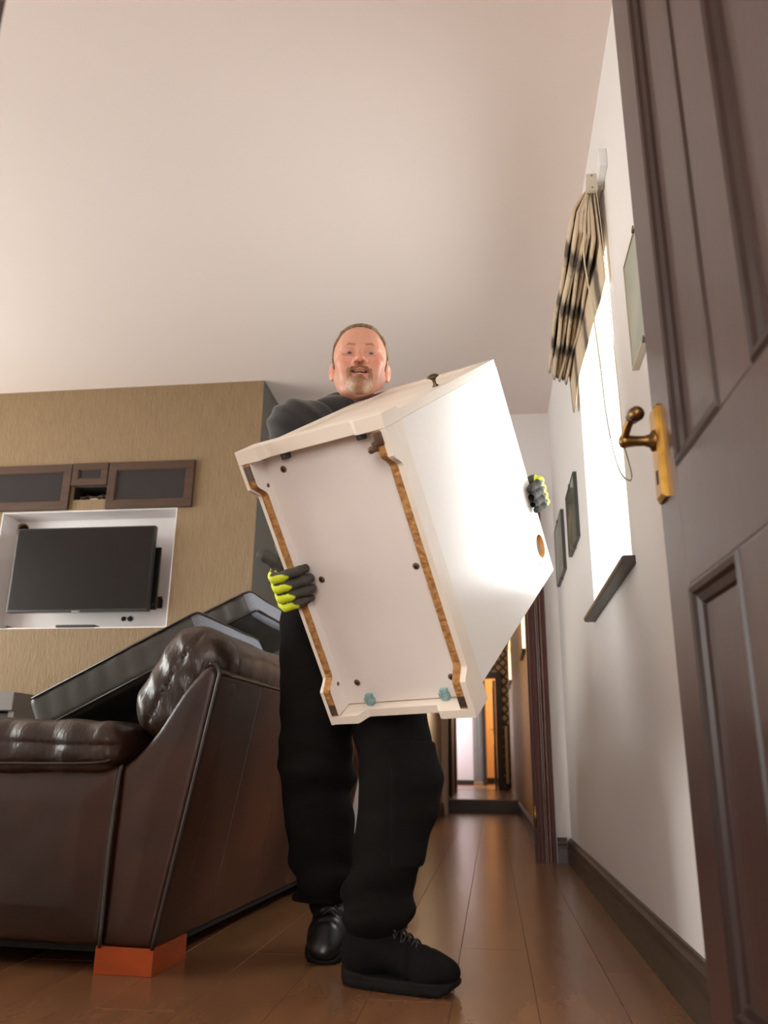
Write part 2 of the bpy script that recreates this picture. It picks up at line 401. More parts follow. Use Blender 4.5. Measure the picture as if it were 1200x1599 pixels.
# floor: planks laid along the room, each its own piece
floor = struct(box('floor', (-4.7, -2.4, -0.10), (0.75, 5.0, -0.022), M['underfloor']))
def plank_mesh(w, l):
    bm = bmesh.new(); bbox(bm, (0, 0, -0.02), (w, l, 0.0))
    top = [e for e in bm.edges if all(v.co.z > -0.001 for v in e.verts)]
    bmesh.ops.bevel(bm, geom=top, offset=0.0009, segments=1, affect='EDGES')
    me = bpy.data.meshes.new('plank'); bm.to_mesh(me); bm.free(); me.materials.append(M['wood_floor']); return me
PW, PLN = 0.1875, 1.53
pm = plank_mesh(PW-0.0007, PLN-0.0007)
kx = 0
for i in range(-2, 20):
    x = 0.272-PW*i
    y = -2.4+((0.63*i) % 1)*PLN-PLN + (0.0 if i else 0.0)
    if i == 0: y = 2.374-PLN*4
    while y < YB+0.15:
        y0 = max(y, -2.4); y1 = min(y+PLN, YB+0.15)
        if y1-y0 > 0.02:
            if abs((y1-y0)-PLN) < 1e-6 and i >= 0: o = bpy.data.objects.new('plank', pm)
            else:
                o = bpy.data.objects.new('plank', plank_mesh((PW if i > -2 else 0.10)-0.0007, y1-y0-0.0007))
            link(o, floor); o.location = (x, y0, 0)
        y += PLN

ceiling = struct(box('ceiling', (-4.7, -2.4, CEIL), (0.75, 5.0, CEIL+0.1), M['ceiling']))
struct(holed_wall('wall_right', 'x', XR, XR+0.30, 0.62, YB+0.15, 0, CEIL, [(2.33, 3.22, 1.075, 2.14)], M['wall']))
DX0, DX1 = -0.56, 0.250
struct(holed_wall('wall_back', 'y', YB, YB+0.15, -1.9, XR, 0, CEIL, [(DX0, DX1, -0.01, 2.06)], M['wall']))
struct(holed_wall('wall_left', 'x', -4.7, -4.55, 0.62, YB+0.15, 0, CEIL, [(1.2, 3.8, 0.6, 2.3)], M['wall']))
struct(holed_wall('wall_front', 'y', 0.50, 0.62, -4.7, XR+0.3, 0, CEIL, [(-0.56, 0.365, -0.01, 2.08)], M['wall']))
struct(box('wall_hall_left', (-2.0, -2.4, 0), (-1.85, 0.50, CEIL), M['wall']))
struct(box('wall_hall_right', (0.62, -2.4, 0), (0.75, 0.50, CEIL), M['wall']))
struct(holed_wall('wall_hall_rear', 'y', -2.4, -2.25, -2.0, 0.75, 0, CEIL, [(-1.3, 0.6, 0.4, 2.3)], M['wall']))
# windows out of frame
def plain_window(name, axis, p, a0, a1, z0, z1, n):
    t = 0.05
    L = []
    def B(aa, ab, za, zb):
        L.append(((p-.03, aa, za), (p+.03, ab, zb)) if axis == 'x' else ((aa, p-.03, za), (ab, p+.03, zb)))
    B(a0, a1, z0, z0+t); B(a0, a1, z1-t, z1); B(a0, a0+t, z0+t, z1-t); B(a1-t, a1, z0+t, z1-t)
    for i in range(1, n):
        c = a0+(a1-a0)*i/n; B(c-t/2, c+t/2, z0+t, z1-t)
    f = struct(boxes(name, L, M['pvc']))
    for i in range(n):
        ca, cb = a0+(a1-a0)*i/n+t/2, a0+(a1-a0)*(i+1)/n-t/2
        if axis == 'x': box('pane', (p-.004, ca, z0+t), (p+.004, cb, z1-t), M['pane'], f)
        else: box('pane', (ca, p-.004, z0+t), (cb, p+.004, z1-t), M['pane'], f)
    return f
plain_window('window_2', 'x', -4.63, 1.2, 3.8, 0.6, 2.3, 3)
plain_window('window_3', 'y', -2.33, -1.3, 0.6, 0.4, 2.3, 2)
# right-hand window: frame, pane, dark sill
w1 = plain_window('window_1', 'x', XR+0.25, 2.33, 3.22, 1.075, 2.14, 1)
sill = prism('window_sill', [(XR-0.035, 1.052), (XR-0.040, 1.060), (XR-0.040, 1.070), (XR-0.034, 1.076), (XR+0.215, 1.076), (XR+0.215, 1.0751), (XR+0.0, 1.0751), (XR+0.0, 1.052)],
             2.28, 3.26, 'y', M['darkwood'], w1)
sill['label'] = 'dark wooden sill'
# baseboards (right wall and the short return)
BP = [(0, 0), (0.022, 0), (0.022, 0.075), (0.019, 0.082), (0.017, 0.090), (0.020, 0.098), (0.017, 0.110), (0.010, 0.120), (0.006, 0.128), (0, 0.130)]
struct(prism('baseboard_right', [(XR-d, z) for d, z in BP], 0.62, YB, 'y', M['darkwood'], bev=0))
struct(prism('baseboard_back', [(YB-d, z) for d, z in BP], 0.345, XR-0.022, 'x', M['darkwood']))
struct(prism('baseboard_left', [(YB-d, z) for d, z in BP], -1.285, DX0-0.11, 'x', M['darkwood']))
# doorway casing on the back wall: stepped, grooved moulding strips, each a piece
tr = struct(box('trim_1', (DX1-0.014, YB-0.012, 0), (DX1, YB+0.162, 2.06), M['redwood']))
strips = [(0.000, 0.024, 0.026), (0.025, 0.036, 0.012), (0.037, 0.046, 0.022), (0.047, 0.053, 0.008), (0.054, 0.064, 0.024), (0.065, 0.088, 0.030)]
for a, b, d in strips:
    prism('moulding_strip', [(DX1+a, YB), (DX1+a, YB-d+.003), (DX1+a+.003, YB-d), (DX1+b-.003, YB-d), (DX1+b, YB-d+.003), (DX1+b, YB)], 0, 2.16, 'z', M['redwood'] if d > .024 else M['redwood_glint'], tr)
box('door_stop', (DX1-0.024, YB+0.06, 0), (DX1-0.014, YB+0.12, 2.05), M['redwood'], tr)
tube('hinge_pin', [(DX1-0.018, YB-0.018, 0.19), (DX1-0.018, YB-0.018, 0.29)], 0.006, M['brass'], tr)
box('hinge_leaf', (DX1-0.0165, YB-0.012, 0.19), (DX1-0.0135, YB+0.03, 0.29), M['brass'], tr)
tr2 = struct(box('trim_2', (DX0, YB-0.012, 0), (DX0+0.022, YB+0.162, 2.06), M['redwood']))
for a, b, d in strips:
    prism('moulding_strip', [(DX0-a, YB), (DX0-a, YB-d+.003), (DX0-a-.003, YB-d), (DX0-b+.003, YB-d), (DX0-b, YB-d+.003), (DX0-b, YB)], 0, 2.16, 'z', M['redwood'], tr2)
tr3 = struct(box('trim_3', (DX0-0.104, YB-0.03, 2.06), (DX1+0.104, YB, 2.16), M['redwood'], bev=0.004))
# entrance frame the camera looks through
struct(boxes('trim_4', [((-0.565, 0.47, 0), (-0.538, 0.65, 2.08)), ((0.352, 0.47, 0), (0.368, 0.65, 2.08)), ((-0.538, 0.47, 2.065), (0.352, 0.65, 2.09))], M['darkwood']))

# ---- chimney breast with niche
TY = 4.20; CX = -1.285
NX0, NX1, NZ0, NZ1 = -2.83, -1.752, 1.207, 1.897
SX0, SX1, SZ0, SZ1 = -2.402, -2.176, 1.963, 2.045
ch = struct(holed_wall('wall_chimney', 'y', TY, TY+0.22, -4.55, CX, 0, CEIL, [(NX0, NX1, NZ0, NZ1), (SX0, SX1, SZ0, SZ1)], M['tan']))
box('side_return', (CX-0.2, TY+0.004, 0), (CX+0.003, YB, CEIL-0.001), M['greywall'], ch)
d = 0.17
nl = boxes('niche_lining', [((NX0, TY+.001, NZ0), (NX0+.006, TY+d, NZ1)), ((NX1-.006, TY+.001, NZ0), (NX1, TY+d, NZ1)),
                            ((NX0+.006, TY+.001, NZ0), (NX1-.006, TY+d, NZ0+.006)), ((NX0+.006, TY+.001, NZ1-.006), (NX1-.006, TY+d, NZ1)),
                            ((NX0, TY+d, NZ0), (NX1, TY+d+.01, NZ1))], M['niche'], ch)
box('slot_lining', (SX0, TY+0.16, SZ0), (SX1, TY+0.20, SZ1), M['cavity'], ch)
boxes('slot_sides', [((SX0, TY+.012, SZ0), (SX0+.004, TY+.16, SZ1)), ((SX1-.004, TY+.012, SZ0), (SX1, TY+.16, SZ1)), ((SX0, TY+.012, SZ0), (SX1, TY+.16, SZ0+.004)), ((SX0, TY+.012, SZ1-.004), (SX1, TY+.16, SZ1))], M['cavity'], ch)
def disc(name, c, r, m, parent, dep=0.006, sx=1.0):
    o = lathe(name, [(r*0.98, 0), (r, 0.001), (r, dep*0.7), (r*0.9, dep)], m, parent, 18,
              Matrix.Translation(c) @ Matrix.Rotation(PI/2, 4, 'X') @ Matrix.Diagonal((sx, 1, 1, 1)))
    return o
yb = TY+d
disc('cable_hole_ring', (-2.795, yb+.0, 1.842), 0.040, M['chip'], nl)
disc('cable_hole', (-2.785, yb-.004, 1.838), 0.032, M['cavity'], nl)
disc('cable_hole', (-2.085, yb, 1.287), 0.014, M['cavity'], nl); disc('cable_hole', (-2.045, yb, 1.287), 0.016, M['cavity'], nl)
box('cable_slot', (-1.895, yb-.006, 1.345), (-1.862, yb+.001, 1.415), M['frame_brown'], nl, bev=.004)
box('cable_slot', (-1.880, yb-.008, 1.345), (-1.858, yb+.001, 1.400), M['cavity'], nl, bev=.004)
box('floor_vent', (-2.40, TY-.004, NZ0+.004), (-2.17, TY+.07, NZ0+.020), M['tv_black'], nl, bev=.004)
box('floor_vent', (-2.80, TY-.004, NZ0+.004), (-2.69, TY+.07, NZ0+.020), M['tv_black'], nl, bev=.004)

# ================================================================== CORRIDOR
CY1 = 13.3; STEP = 9.72; SH = 0.14
cf = struct(box('floor_corridor', (-0.75, 5.0, -0.1), (0.5, STEP, -0.022), M['underfloor']))
for i in range(-1, 6):
    x = 0.272-PW*i; y = 5.0+((0.41*i) % 1)*PLN-PLN
    while y < STEP:
        y0 = max(y, 5.0); y1 = min(y+PLN, STEP)
        if y1-y0 > .02:
            o = link(bpy.data.objects.new('plank', plank_mesh(PW-.0007, y1-y0-.0007)), cf); o.location = (x, y0, 0)
        y += PLN
stp = struct(box('floor_step', (-0.75, STEP, -0.1), (0.5, CY1, SH), M['wood_floor'], bev=0.006))
box('riser', (-0.545, STEP-0.006, 0.0), (0.29, STEP, SH-0.012), M['darkwood'], stp)
struct(box('floor_end_room', (-2.2, CY1, -0.1), (1.2, 19.4, SH), M['wood_floor']))
struct(box('ceiling_corridor', (-2.2, 5.0, CEIL), (1.2, 19.4, CEIL+.1), M['ceiling']))
struct(holed_wall('wall_corridor_right', 'x', 0.29, 0.50, 5.0, CY1, 0, CEIL, [(6.55, 7.05, 1.40, 2.05), (11.2, 12.3, 1.62, 2.2)], M['corr_paper']))
struct(holed_wall('wall_corridor_left', 'x', -0.75, -0.545, 5.0, CY1, 0, CEIL, [], M['beige']))
for nm, ya, ybb, za, zb in (('window_4', 6.55, 7.05, 1.40, 2.05), ('window_5', 11.2, 12.3, 1.62, 2.2)):
    wf = plain_window(nm, 'x', 0.44, ya, ybb, za, zb, 1)
    box('window_sill', (0.262, ya-.03, za-.03), (0.30, ybb+.03, za), M['darkwood'], wf)
struct(prism('baseboard_corridor_right', [(0.29-dd, z) for dd, z in BP], 5.0, STEP, 'y', M['darkwood']))
struct(prism('baseboard_corridor_left', [(-0.545+dd, z) for dd, z in BP], 5.0, STEP, 'y', M['frame_brown']))
struct(prism('trim_5', [(-0.545, 9.18), (-0.50, 9.18), (-0.485, 9.20), (-0.485, 9.34), (-0.545, 9.36)], 0, 2.3, 'z', M['niche']))  # painted white and widened to imitate the daylit end of the wall
struct(boxes('trim_6', [((-0.545, 10.6, SH), (-0.50, 10.75, 2.3)), ((-0.545, 11.9, SH), (-0.50, 12.1, 2.3))], M['black_trim']))
struct(box('door_2', (-0.545, 10.75, SH), (-0.525, 11.9, 2.2), M['frame_brown'], bev=.004))
# end wall with a doorway, ring-patterned paper
def ring_mat():
    m = mat('ring_patterned_wallpaper', rgb(150, 132, 104), 0.7)
    nt = m.node_tree; N = nt.nodes; L = nt.links; p = N['Principled BSDF']
    tc = N.new('ShaderNodeTexCoord'); sp = N.new('ShaderNodeSeparateXYZ'); L.new(tc.outputs['Object'], sp.inputs[0])
    def cell(ox, oz):
        outs = []
        for s, o in ((sp.outputs['X'], ox), (sp.outputs['Z'], oz)):
            a = N.new('ShaderNodeMath'); a.operation = 'MULTIPLY_ADD'; a.inputs[1].default_value = 1/0.145; a.inputs[2].default_value = o; L.new(s, a.inputs[0])
            f = N.new('ShaderNodeMath'); f.operation = 'FRACT'; L.new(a.outputs[0], f.inputs[0])
            c = N.new('ShaderNodeMath'); c.operation = 'SUBTRACT'; c.inputs[1].default_value = 0.5; L.new(f.outputs[0], c.inputs[0])
            q = N.new('ShaderNodeMath'); q.operation = 'POWER'; q.inputs[1].default_value = 2; L.new(c.outputs[0], q.inputs[0]); outs.append(q.outputs[0])
        s = N.new('ShaderNodeMath'); L.new(outs[0], s.inputs[0]); L.new(outs[1], s.inputs[1])
        r = N.new('ShaderNodeMath'); r.operation = 'SQRT'; L.new(s.outputs[0], r.inputs[0])
        e = N.new('ShaderNodeMath'); e.operation = 'COMPARE'; e.inputs[1].default_value = 0.38; e.inputs[2].default_value = 0.09; L.new(r.outputs[0], e.inputs[0])
        return e.outputs[0]
    mxx = N.new('ShaderNodeMath'); mxx.operation = 'MAXIMUM'; L.new(cell(0, 0), mxx.inputs[0]); L.new(cell(.5, .5), mxx.inputs[1])
    mx = N.new('ShaderNodeMix'); mx.data_type = 'RGBA'; L.new(mxx.outputs[0], mx.inputs['Factor'])
    mx.inputs['A'].default_value = (*rgb(158, 138, 108), 1); mx.inputs['B'].default_value = (*rgb(40, 32, 27), 1)
    L.new(mx.outputs['Result'], p.inputs['Base Color']); return m
M['rings'] = ring_mat()
EX0, EX1, EZ = -0.56, 0.085, 1.86
struct(holed_wall('wall_corridor_end', 'y', CY1, CY1+0.12, -2.2, 1.2, 0, CEIL, [(EX0, EX1, SH, EZ)], M['rings']))
struct(boxes('trim_7', [((EX1, CY1-.03, SH), (EX1+0.10, CY1+.13, EZ+.09)), ((EX0-.06, CY1-.03, EZ), (EX1, CY1+.13, EZ+.09)), ((EX0-.06, CY1-.03, SH), (EX0, CY1+.13, EZ))], M['black_trim']))
rd = thing('radiator', 'tall narrow pale radiator panel beside the dark doorway at the corridor end', 'radiator', (0.238, CY1, SH+0.05))
box('panel', (-0.022, -0.09, 0.05), (0.022, -0.035, 0.92), M['beige'], rd, bev=.015)
box('backing', (-0.045, -0.035, 0), (0.045, -0.001, 0.95), M['black_trim'], rd)
# end room
struct(box('wall_end_room_left', (-2.2, CY1+.12, 0), (-2.05, 19.4, CEIL), M['wall']))
struct(box('wall_end_room_right', (1.1, CY1+.12, 0), (1.2, 19.4, CEIL), M['orange_wall']))
struct(box('wall_end_room_back', (-2.2, 18.5, 0), (1.2, 18.6, CEIL), M['orange_wall']))
struct(box('baseboard_end_room', (-0.2, 18.46, SH), (1.1, 18.5, SH+.12), M['black_trim']))
pdoor = thing('cupboard_door', 'plain pale lilac cupboard door at the far end of the corridor', 'door', (-0.535, 17.0, SH))
box('door_leaf', (-0.35, 0, 0.09), (0.165, 0.04, 2.1), M['pale_door'], pdoor, bev=.004); box('plinth', (-0.35, 0.01, 0), (0.165, 0.05, 0.09), M['black_trim'], pdoor)
gd = thing('wardrobe_door', 'grey panelled wardrobe door next to the pale lilac one far down the corridor', 'door', (-0.27, 16.98, SH))
box('door_leaf', (-0.095, 0, 0.06), (0.085, 0.04, 2.1), M['grey_door'], gd, bev=.004)
for za, zb in ((0.15, 0.62), (0.72, 1.4)):
    box('panel', (-0.062, -0.008, za), (-0.012, 0.001, zb), M['unit_grey'], gd, bev=.004); box('panel', (0.004, -0.008, za), (0.054, 0.001, zb), M['unit_grey'], gd, bev=.004)
struct(box('trim_8', (-0.18, 16.9, SH), (-0.11, 18.5, 2.3), M['black_trim']))
od = thing('open_door', 'brown panelled door standing open beside the orange lit wall', 'door', (0.075, CY1+0.14, SH))
box('door_leaf', (-0.034, 0, 0.01), (0.004, 0.72, 1.70), M['darkwood'], od, bev=.003)
for za, zb in ((0.12, 0.7), (0.85, 1.6)):
    box('panel', (-0.040, 0.12, za), (-0.033, 0.60, zb), M['redwood'], od, bev=.003)
tube('handle', [(-0.034, 0.66, 0.95), (-0.075, 0.66, 0.95), (-0.078, 0.58, 0.95)], 0.009, M['brass'], od)
lamp = thing('table_lamp', 'warm bulb on a short pendant in the orange room beyond the corridor', 'lamp', (0.55, 17.2, 2.2))
lathe('bulb', [(0.01, -.06), (0.04, -.03), (0.045, 0), (0.03, .04), (0.015, .06)], M['bulb'], lamp)
tube('flex', [(0, 0, .06), (0, 0, CEIL-2.2)], 0.004, M['black_trim'], lamp)
pl = bpy.data.lights.new('bulb_light', 'POINT'); pl.energy = 60; pl.color = (1.0, 0.70, 0.38); pl.shadow_soft_size = 0.08
plo = link(bpy.data.objects.new('bulb_light', pl), None); plo.location = (0.55, 17.2, 2.05)

# ================================================================== PANELLED DOOR (right foreground)
DW, DH, DT = 0.765, 2.06, 0.040
ang = math.atan2(0.999, -0.043)                     # direction hinge -> lock edge
door = bpy.data.objects.new('door_1', None); COL.objects.link(door); struct(door)
tag(door, 'dark mahogany four-panel door standing open at the right edge')
lock = Vector((0.29, 1.315, 0.006)); dirv = Vector((-0.043, 0.999, 0))
# local x = distance from lock edge towards the hinge, y = towards the room side (-X), z up
xl = -dirv; yl = Vector((-0.999, -0.043, 0))
door.matrix_world = Matrix(((xl.x, yl.x, 0, lock.x), (xl.y, yl.y, 0, lock.y), (0, 0, 1, lock.z), (0, 0, 0, 1)))
# note: local y points out of the visible face; the slab lies at y in [-DT, 0]
ST, MU0, MU1 = 0.108, 0.325, 0.440
Z = [0, 0.185, 0.751, 0.937, 1.93, DH]
X = [0, ST, MU0, MU1, DW-ST, DW]
for nm, x0, x1, z0, z1 in (('stile', 0, ST, 0, DH), ('stile', DW-ST, DW, 0, DH), ('rail', ST, DW-ST, 0, Z[1]), ('rail', ST, DW-ST, Z[2], Z[3]), ('rail', ST, DW-ST, Z[4], DH),
                           ('muntin', MU0, MU1, Z[1], Z[2]), ('muntin', MU0, MU1, Z[3], Z[4])):
    box(nm, (x0, -DT, z0), (x1, 0, z1), M['door'], door, bev=0.0025)
def door_panel(x0, x1, z0, z1):
    bm = bmesh.new()
    rings = [(0.0, -0.0005), (0.006, 0.003), (0.014, 0.001), (0.019, -0.004), (0.030, -0.008), (0.034, -0.013)]
    prev = None
    for ins, y in rings:
        q = [bm.verts.new(p) for p in ((x0+ins, y, z0+ins), (x1-ins, y, z0+ins), (x1-ins, y, z1-ins), (x0+ins, y, z1-ins))]
        if prev:
            for i in range(4): bm.faces.new([prev[i], prev[(i+1) % 4], q[(i+1) % 4], q[i]])
        prev = q
    bmesh.ops.recalc_face_normals(bm, faces=bm.faces[:])
    mo = bm_obj('moulding', bm, M['door_mould'], door)
    bm = bmesh.new(); prev = None
    for ins, y in [(0.03, -0.0128), (0.050, -0.0128), (0.062, -0.0122)]:
        q = [bm.verts.new(p) for p in ((x0+ins, y, z0+ins), (x1-ins, y, z0+ins), (x1-ins, y, z1-ins), (x0+ins, y, z1-ins))]
        if prev:
            for i in range(4): bm.faces.new([prev[i], prev[(i+1) % 4], q[(i+1) % 4], q[i]])
        prev = q
    bm.faces.new(prev)
    bk = [bm.verts.new(p) for p in ((x0, -.030, z0), (x1, -.030, z0), (x1, -.030, z1), (x0, -.030, z1))]; bm.faces.new(bk)
    bmesh.ops.recalc_face_normals(bm, faces=bm.faces[:])
    bm_obj('panel', bm, M['door'], door)
for x0, x1 in ((ST, MU0), (MU1, DW-ST)):
    for z0, z1 in ((Z[1], Z[2]), (Z[3], Z[4])): door_panel(x0, x1, z0, z1)
# brass lever on a long backplate
pts = [(0.012, 0), (0.056, 0), (0.056, 0.158), (0.050, 0.164), (0.018, 0.164), (0.012, 0.158)]
bm = bmesh.new()
lo = [bm.verts.new((a, 0.0, z+0.908)) for a, z in pts]; hi = [bm.verts.new((a, 0.005, z+0.908)) for a, z in pts]
cx, cz = 0.034, 0.99
hi2 = [bm.verts.new((cx+(a-cx)*0.72, 0.010, cz+(z+0.908-cz)*0.92)) for a, z in pts]
for A_, B_ in ((lo, hi), (hi, hi2)):
    for i in range(6): bm.faces.new([A_[i], A_[(i+1) % 6], B_[(i+1) % 6], B_[i]])
bm.faces.new(hi2); bm.faces.new(lo[::-1]); bmesh.ops.recalc_face_normals(bm, faces=bm.faces[:])
plate = bm_obj('backplate', bm, M['brass'], door)
box('keyhole', (0.030, 0.0095, 0.935), (0.038, 0.0108, 0.958), M['cavity'], plate)
lv = lathe('lever', [(0.018, 0.008), (0.018, 0.013), (0.0115, 0.017), (0.0085, 0.026), (0.0090, 0.040), (0.0105, 0.052), (0.012, 0.058), (0.0105, 0.064), (0.004, 0.067)], M['brass_dark'], door, 18,
           Matrix.Translation((0.034, 0, 1.012)) @ Matrix.Rotation(-PI/2, 4, 'X'))
bm = bmesh.new()
tube_bm(bm, spline([(0.028, 0.057, 1.008), (0.042, 0.058, 1.018), (0.056, 0.055, 1.030), (0.068, 0.051, 1.037), (0.082, 0.049, 1.038), (0.096, 0.048, 1.034), (0.104, 0.047, 1.030)], 5),
        [0.0078]*4+[0.0068]*6+[0.0065]*5+[0.0105]*5+[0.0125]*5+[0.0095]*5+[0.003], 12)
bm_obj('grip', bm, M['brass_dark'], lv, True)

# ================================================================== TELEVISION, SPEAKER FRAMES, MEDIA UNIT
tv = thing('television', 'black flat-screen television hung in the white wall niche', 'television', (-2.255, 4.13, 1.53))
hw, hh = 0.413, 0.243
tv.rotation_euler = (math.radians(0.5), 0, 0)
box('housing', (-hw, 0.0, -hh), (hw, 0.038, hh), M['tv_black'], tv, bev=0.004)
box('screen', (-hw+.009, -0.0025, -hh+.014), (hw-.009, 0.001, hh-.009), M['screen'], tv)
box('bezel_label', (-.024, -0.004, -hh-.004), (.024, 0.0, -hh+.006), M['metal'], tv, bev=.001)
box('rear_shell', (-hw+.10, 0.038, -hh+.06), (hw+.0-.06, 0.065, hh-.08), M['tv_black'], tv, bev=.01)
brk = boxes('bracket', [((hw-.05, 0.070, -hh+.02), (hw+.016, 0.085, hh-.11)), ((-.1, 0.066, -.12), (hw-.05, 0.078, -.08)), ((-.1, 0.066, .06), (hw-.05, 0.078, .10)), ((-.05, .078, -.15), (.05, .236, .12))], M['tv_black'], tv, bev=.002)
tube('cable', spline([(hw-.03, .08, -.16), (hw+.0, .07, -.19), (hw-.02, .06, -.21), (hw-.06, .06, -.2)], 6), 0.004, M['tv_black'], tv)
def speaker(label, x0, x1, z0, z1, fr, inset_z=None):
    t = thing('speaker_panel', label, 'speaker', ((x0+x1)/2, TY, (z0+z1)/2), 0, 'framed speaker grilles above the television')
    w, h = (x1-x0)/2, (z1-z0)/2
    for nm, lo, hi in (('frame_rail', (-w, -.024, h-fr), (w, -.001, h)), ('frame_rail', (-w, -.024, -h), (w, -.001, -h+fr)),
                       ('frame_stile', (-w, -.024, -h+fr), (-w+fr, -.001, h-fr)), ('frame_stile', (w-fr, -.024, -h+fr), (w, -.001, h-fr))):
        box(nm, lo, hi, M['frame_brown'], t, bev=.003)
    box('grille_cloth', (-w+fr, -.013, -h+fr), (w-fr, -.003, h-fr), M['mesh_grey'], t)
    b = 0.006
    boxes('bead', [((-w+fr, -.019, h-fr-b), (w-fr, -.013, h-fr)), ((-w+fr, -.019, -h+fr), (w-fr, -.013, -h+fr+b)), ((-w+fr, -.019, -h+fr), (-w+fr+b, -.013, h-fr)), ((w-fr-b, -.019, -h+fr), (w-fr, -.013, h-fr))], M['orange_wood'] if False else M['frame_brown'], t)
    return t
speaker('wide brown framed speaker grille cut off by the left edge of the photo', -3.02, -2.416, 1.902, 2.182, 0.046)
speaker('small square brown framed grille above the hole with loose wires', -2.412, -2.190, 2.045, 2.184, 0.040)
speaker('wide brown framed speaker grille on the right of the row, by the wall corner', -2.184, -1.663, 1.897, 2.182, 0.048)
cb = thing('cable_bundle', 'tangle of thin loose wires inside the dark wall slot', 'cable', ((SX0+SX1)/2, TY+.06, SZ0+.005))
rs = random.Random(3)
for k in range(6):
    x = -0.09+0.035*k; p = [(x, rs.uniform(-.03, .05), 0.004)]
    p += [(x+rs.uniform(-.05, .05), rs.uniform(-.04, .05), rs.uniform(.012, .045)) for _ in range(3)] + [(x+rs.uniform(-.08, .08)*.5, .06, 0.068 if k % 2 else .02)]
    p = [(max(-.10, min(.10, a)), b, c) for a, b, c in p]
    tube('wire', spline(p, 6), 0.0022, M['wire_white'] if k in (2, 4) else M['wire'], cb, 6)
box('connector', (-0.02, -.03, 0.0), (0.03, .01, 0.012), M['wire_white'], cb, bev=.003)
mu = thing('media_unit', 'low grey media unit with a black slot under the tan wall', 'cabinet', (-2.95, 3.98, 0))
box('top', (-0.65, -.20, 0.735), (0.62, .21, 0.825), M['unit_grey'], mu, bev=.004)
for sx in (-.65, .59): box('side', (sx, -.18, 0), (sx+.03, .21, .735), M['unit_grey'], mu)
box('back', (-.62, .17, 0), (.59, .2, .735), M['cavity'], mu); box('shelf', (-.62, -.17, .60), (.59, .17, .64), M['unit_grey'], mu)
box('drawer_front', (-.62, -.19, .05), (.59, -.17, .60), M['unit_grey'], mu, bev=.003); box('slot_box', (-.62, -.12, .64), (.59, .16, .73), M['tv_black'], mu, bev=.004)

# ================================================================== PICTURES ON THE RIGHT WALL
def picture(label, y0, y1, z0, z1, mm, fm=None):
    fm = fm or M['frame_dark']
    t = thing('picture_frame', label, 'picture', (XR, (y0+y1)/2, (z0+z1)/2), 0, 'framed prints on the right wall')
    h, w = (z1-z0)/2, (y1-y0)/2
    box('backing', (-.012, -w+.004, -h+.004), (-.001, w-.004, h-.004), M['frame_dark'], t)
    box('print', (-.0145, -w+.006, -h+.006), (-.012, w-.006, h-.006), mm, t)
    f = .005
    boxes('frame', [((-.018, -w, -h), (-.0, -w+f, h)), ((-.018, w-f, -h), (-.0, w, h)), ((-.018, -w+f, -h), (-.0, w-f, -h+f)), ((-.018, -w+f, h-f), (-.0, w-f, h))], fm, t)
    box('glass', (-.0165, -w+f, -h+f), (-.015, w-f, h-f), M['clip_glass'], t)
    for s in (-1, 1): box('clip', (-.021, -.008, s*h-.008), (-.0, .008, s*h+.004), M['metal'], t)
    return t
picture('framed green-grey print nearer the window, higher of the two far pictures', 3.525, 3.91, 1.483, 1.790, M['picture'])
picture('framed grey-green print farthest along the wall, beside the cabinet edge', 4.20, 4.66, 1.495, 1.825, M['picture'])
picture('pale print in a slim frame half hidden behind the open door', 1.66, 2.005, 1.515, 1.835, M['picture_pale'], M['plastic_cream'])

# ================================================================== ROMAN BLIND
def blind_mat():
    m = mat('striped_blind_fabric', rgb(206, 188, 160), 0.85, bump=0.2, bscale=300, bdist=0.003)
    nt = m.node_tree; N = nt.nodes; L = nt.links; p = N['Principled BSDF']
    tc = N.new('ShaderNodeTexCoord'); sp = N.new('ShaderNodeSeparateXYZ'); L.new(tc.outputs['Object'], sp.inputs[0])
    no = N.new('ShaderNodeTexNoise'); no.inputs['Scale'].default_value = 28; L.new(tc.outputs['Object'], no.inputs[0])
    ad = N.new('ShaderNodeMath'); ad.operation = 'MULTIPLY_ADD'; ad.inputs[1].default_value = 0.05; L.new(no.outputs['Fac'], ad.inputs[0]); L.new(sp.outputs['Y'], ad.inputs[2])
    mu_ = N.new('ShaderNodeMath'); mu_.operation = 'MULTIPLY_ADD'; mu_.inputs[1].default_value = 1/0.305; mu_.inputs[2].default_value = -0.11; L.new(ad.outputs[0], mu_.inputs[0])
    fr = N.new('ShaderNodeMath'); fr.operation = 'FRACT'; L.new(mu_.outputs[0], fr.inputs[0])
    cr = N.new('ShaderNodeValToRGB'); L.new(fr.outputs[0], cr.inputs[0])
    e = cr.color_ramp.elements; base = (*rgb(204, 184, 156), 1); dk = (*rgb(98, 86, 74), 1); md = (*rgb(166, 150, 128), 1)
    e[0].position = 0.0; e[0].color = base; e[1].position = 1.0; e[1].color = base
    for pos, c in ((.22, base), (.36, dk), (.52, dk), (.68, base), (.70, md), (.76, base)):
        q = e.new(pos); q.color = c
    L.new(cr.outputs[0], p.inputs['Base Color'])
    p.inputs['Transmission Weight'].default_value = 0.0
    return m
M['blind'] = blind_mat()
bl = thing('roman_blind', 'beige roman blind with dark stripes pulled up over the white window', 'blind', (XR, 2.28, 2.10))
BY0, BY1 = 0.0, 1.03
box('headrail', (-0.050, BY0-.005, 0.235), (-0.004, BY1, 0.262), M['plastic_cream'], bl, bev=.002)
brkt = box('end_bracket', (-0.058, BY0-.022, 0.205), (-0.022, BY0-.004, 0.272), M['plastic_cream'], bl, bev=.004)
for z in (.215, .262): tube('screw', [(-0.040, BY0-.0235, z), (-0.040, BY0-.021, z)], 0.003, M['metal'], brkt, 8)
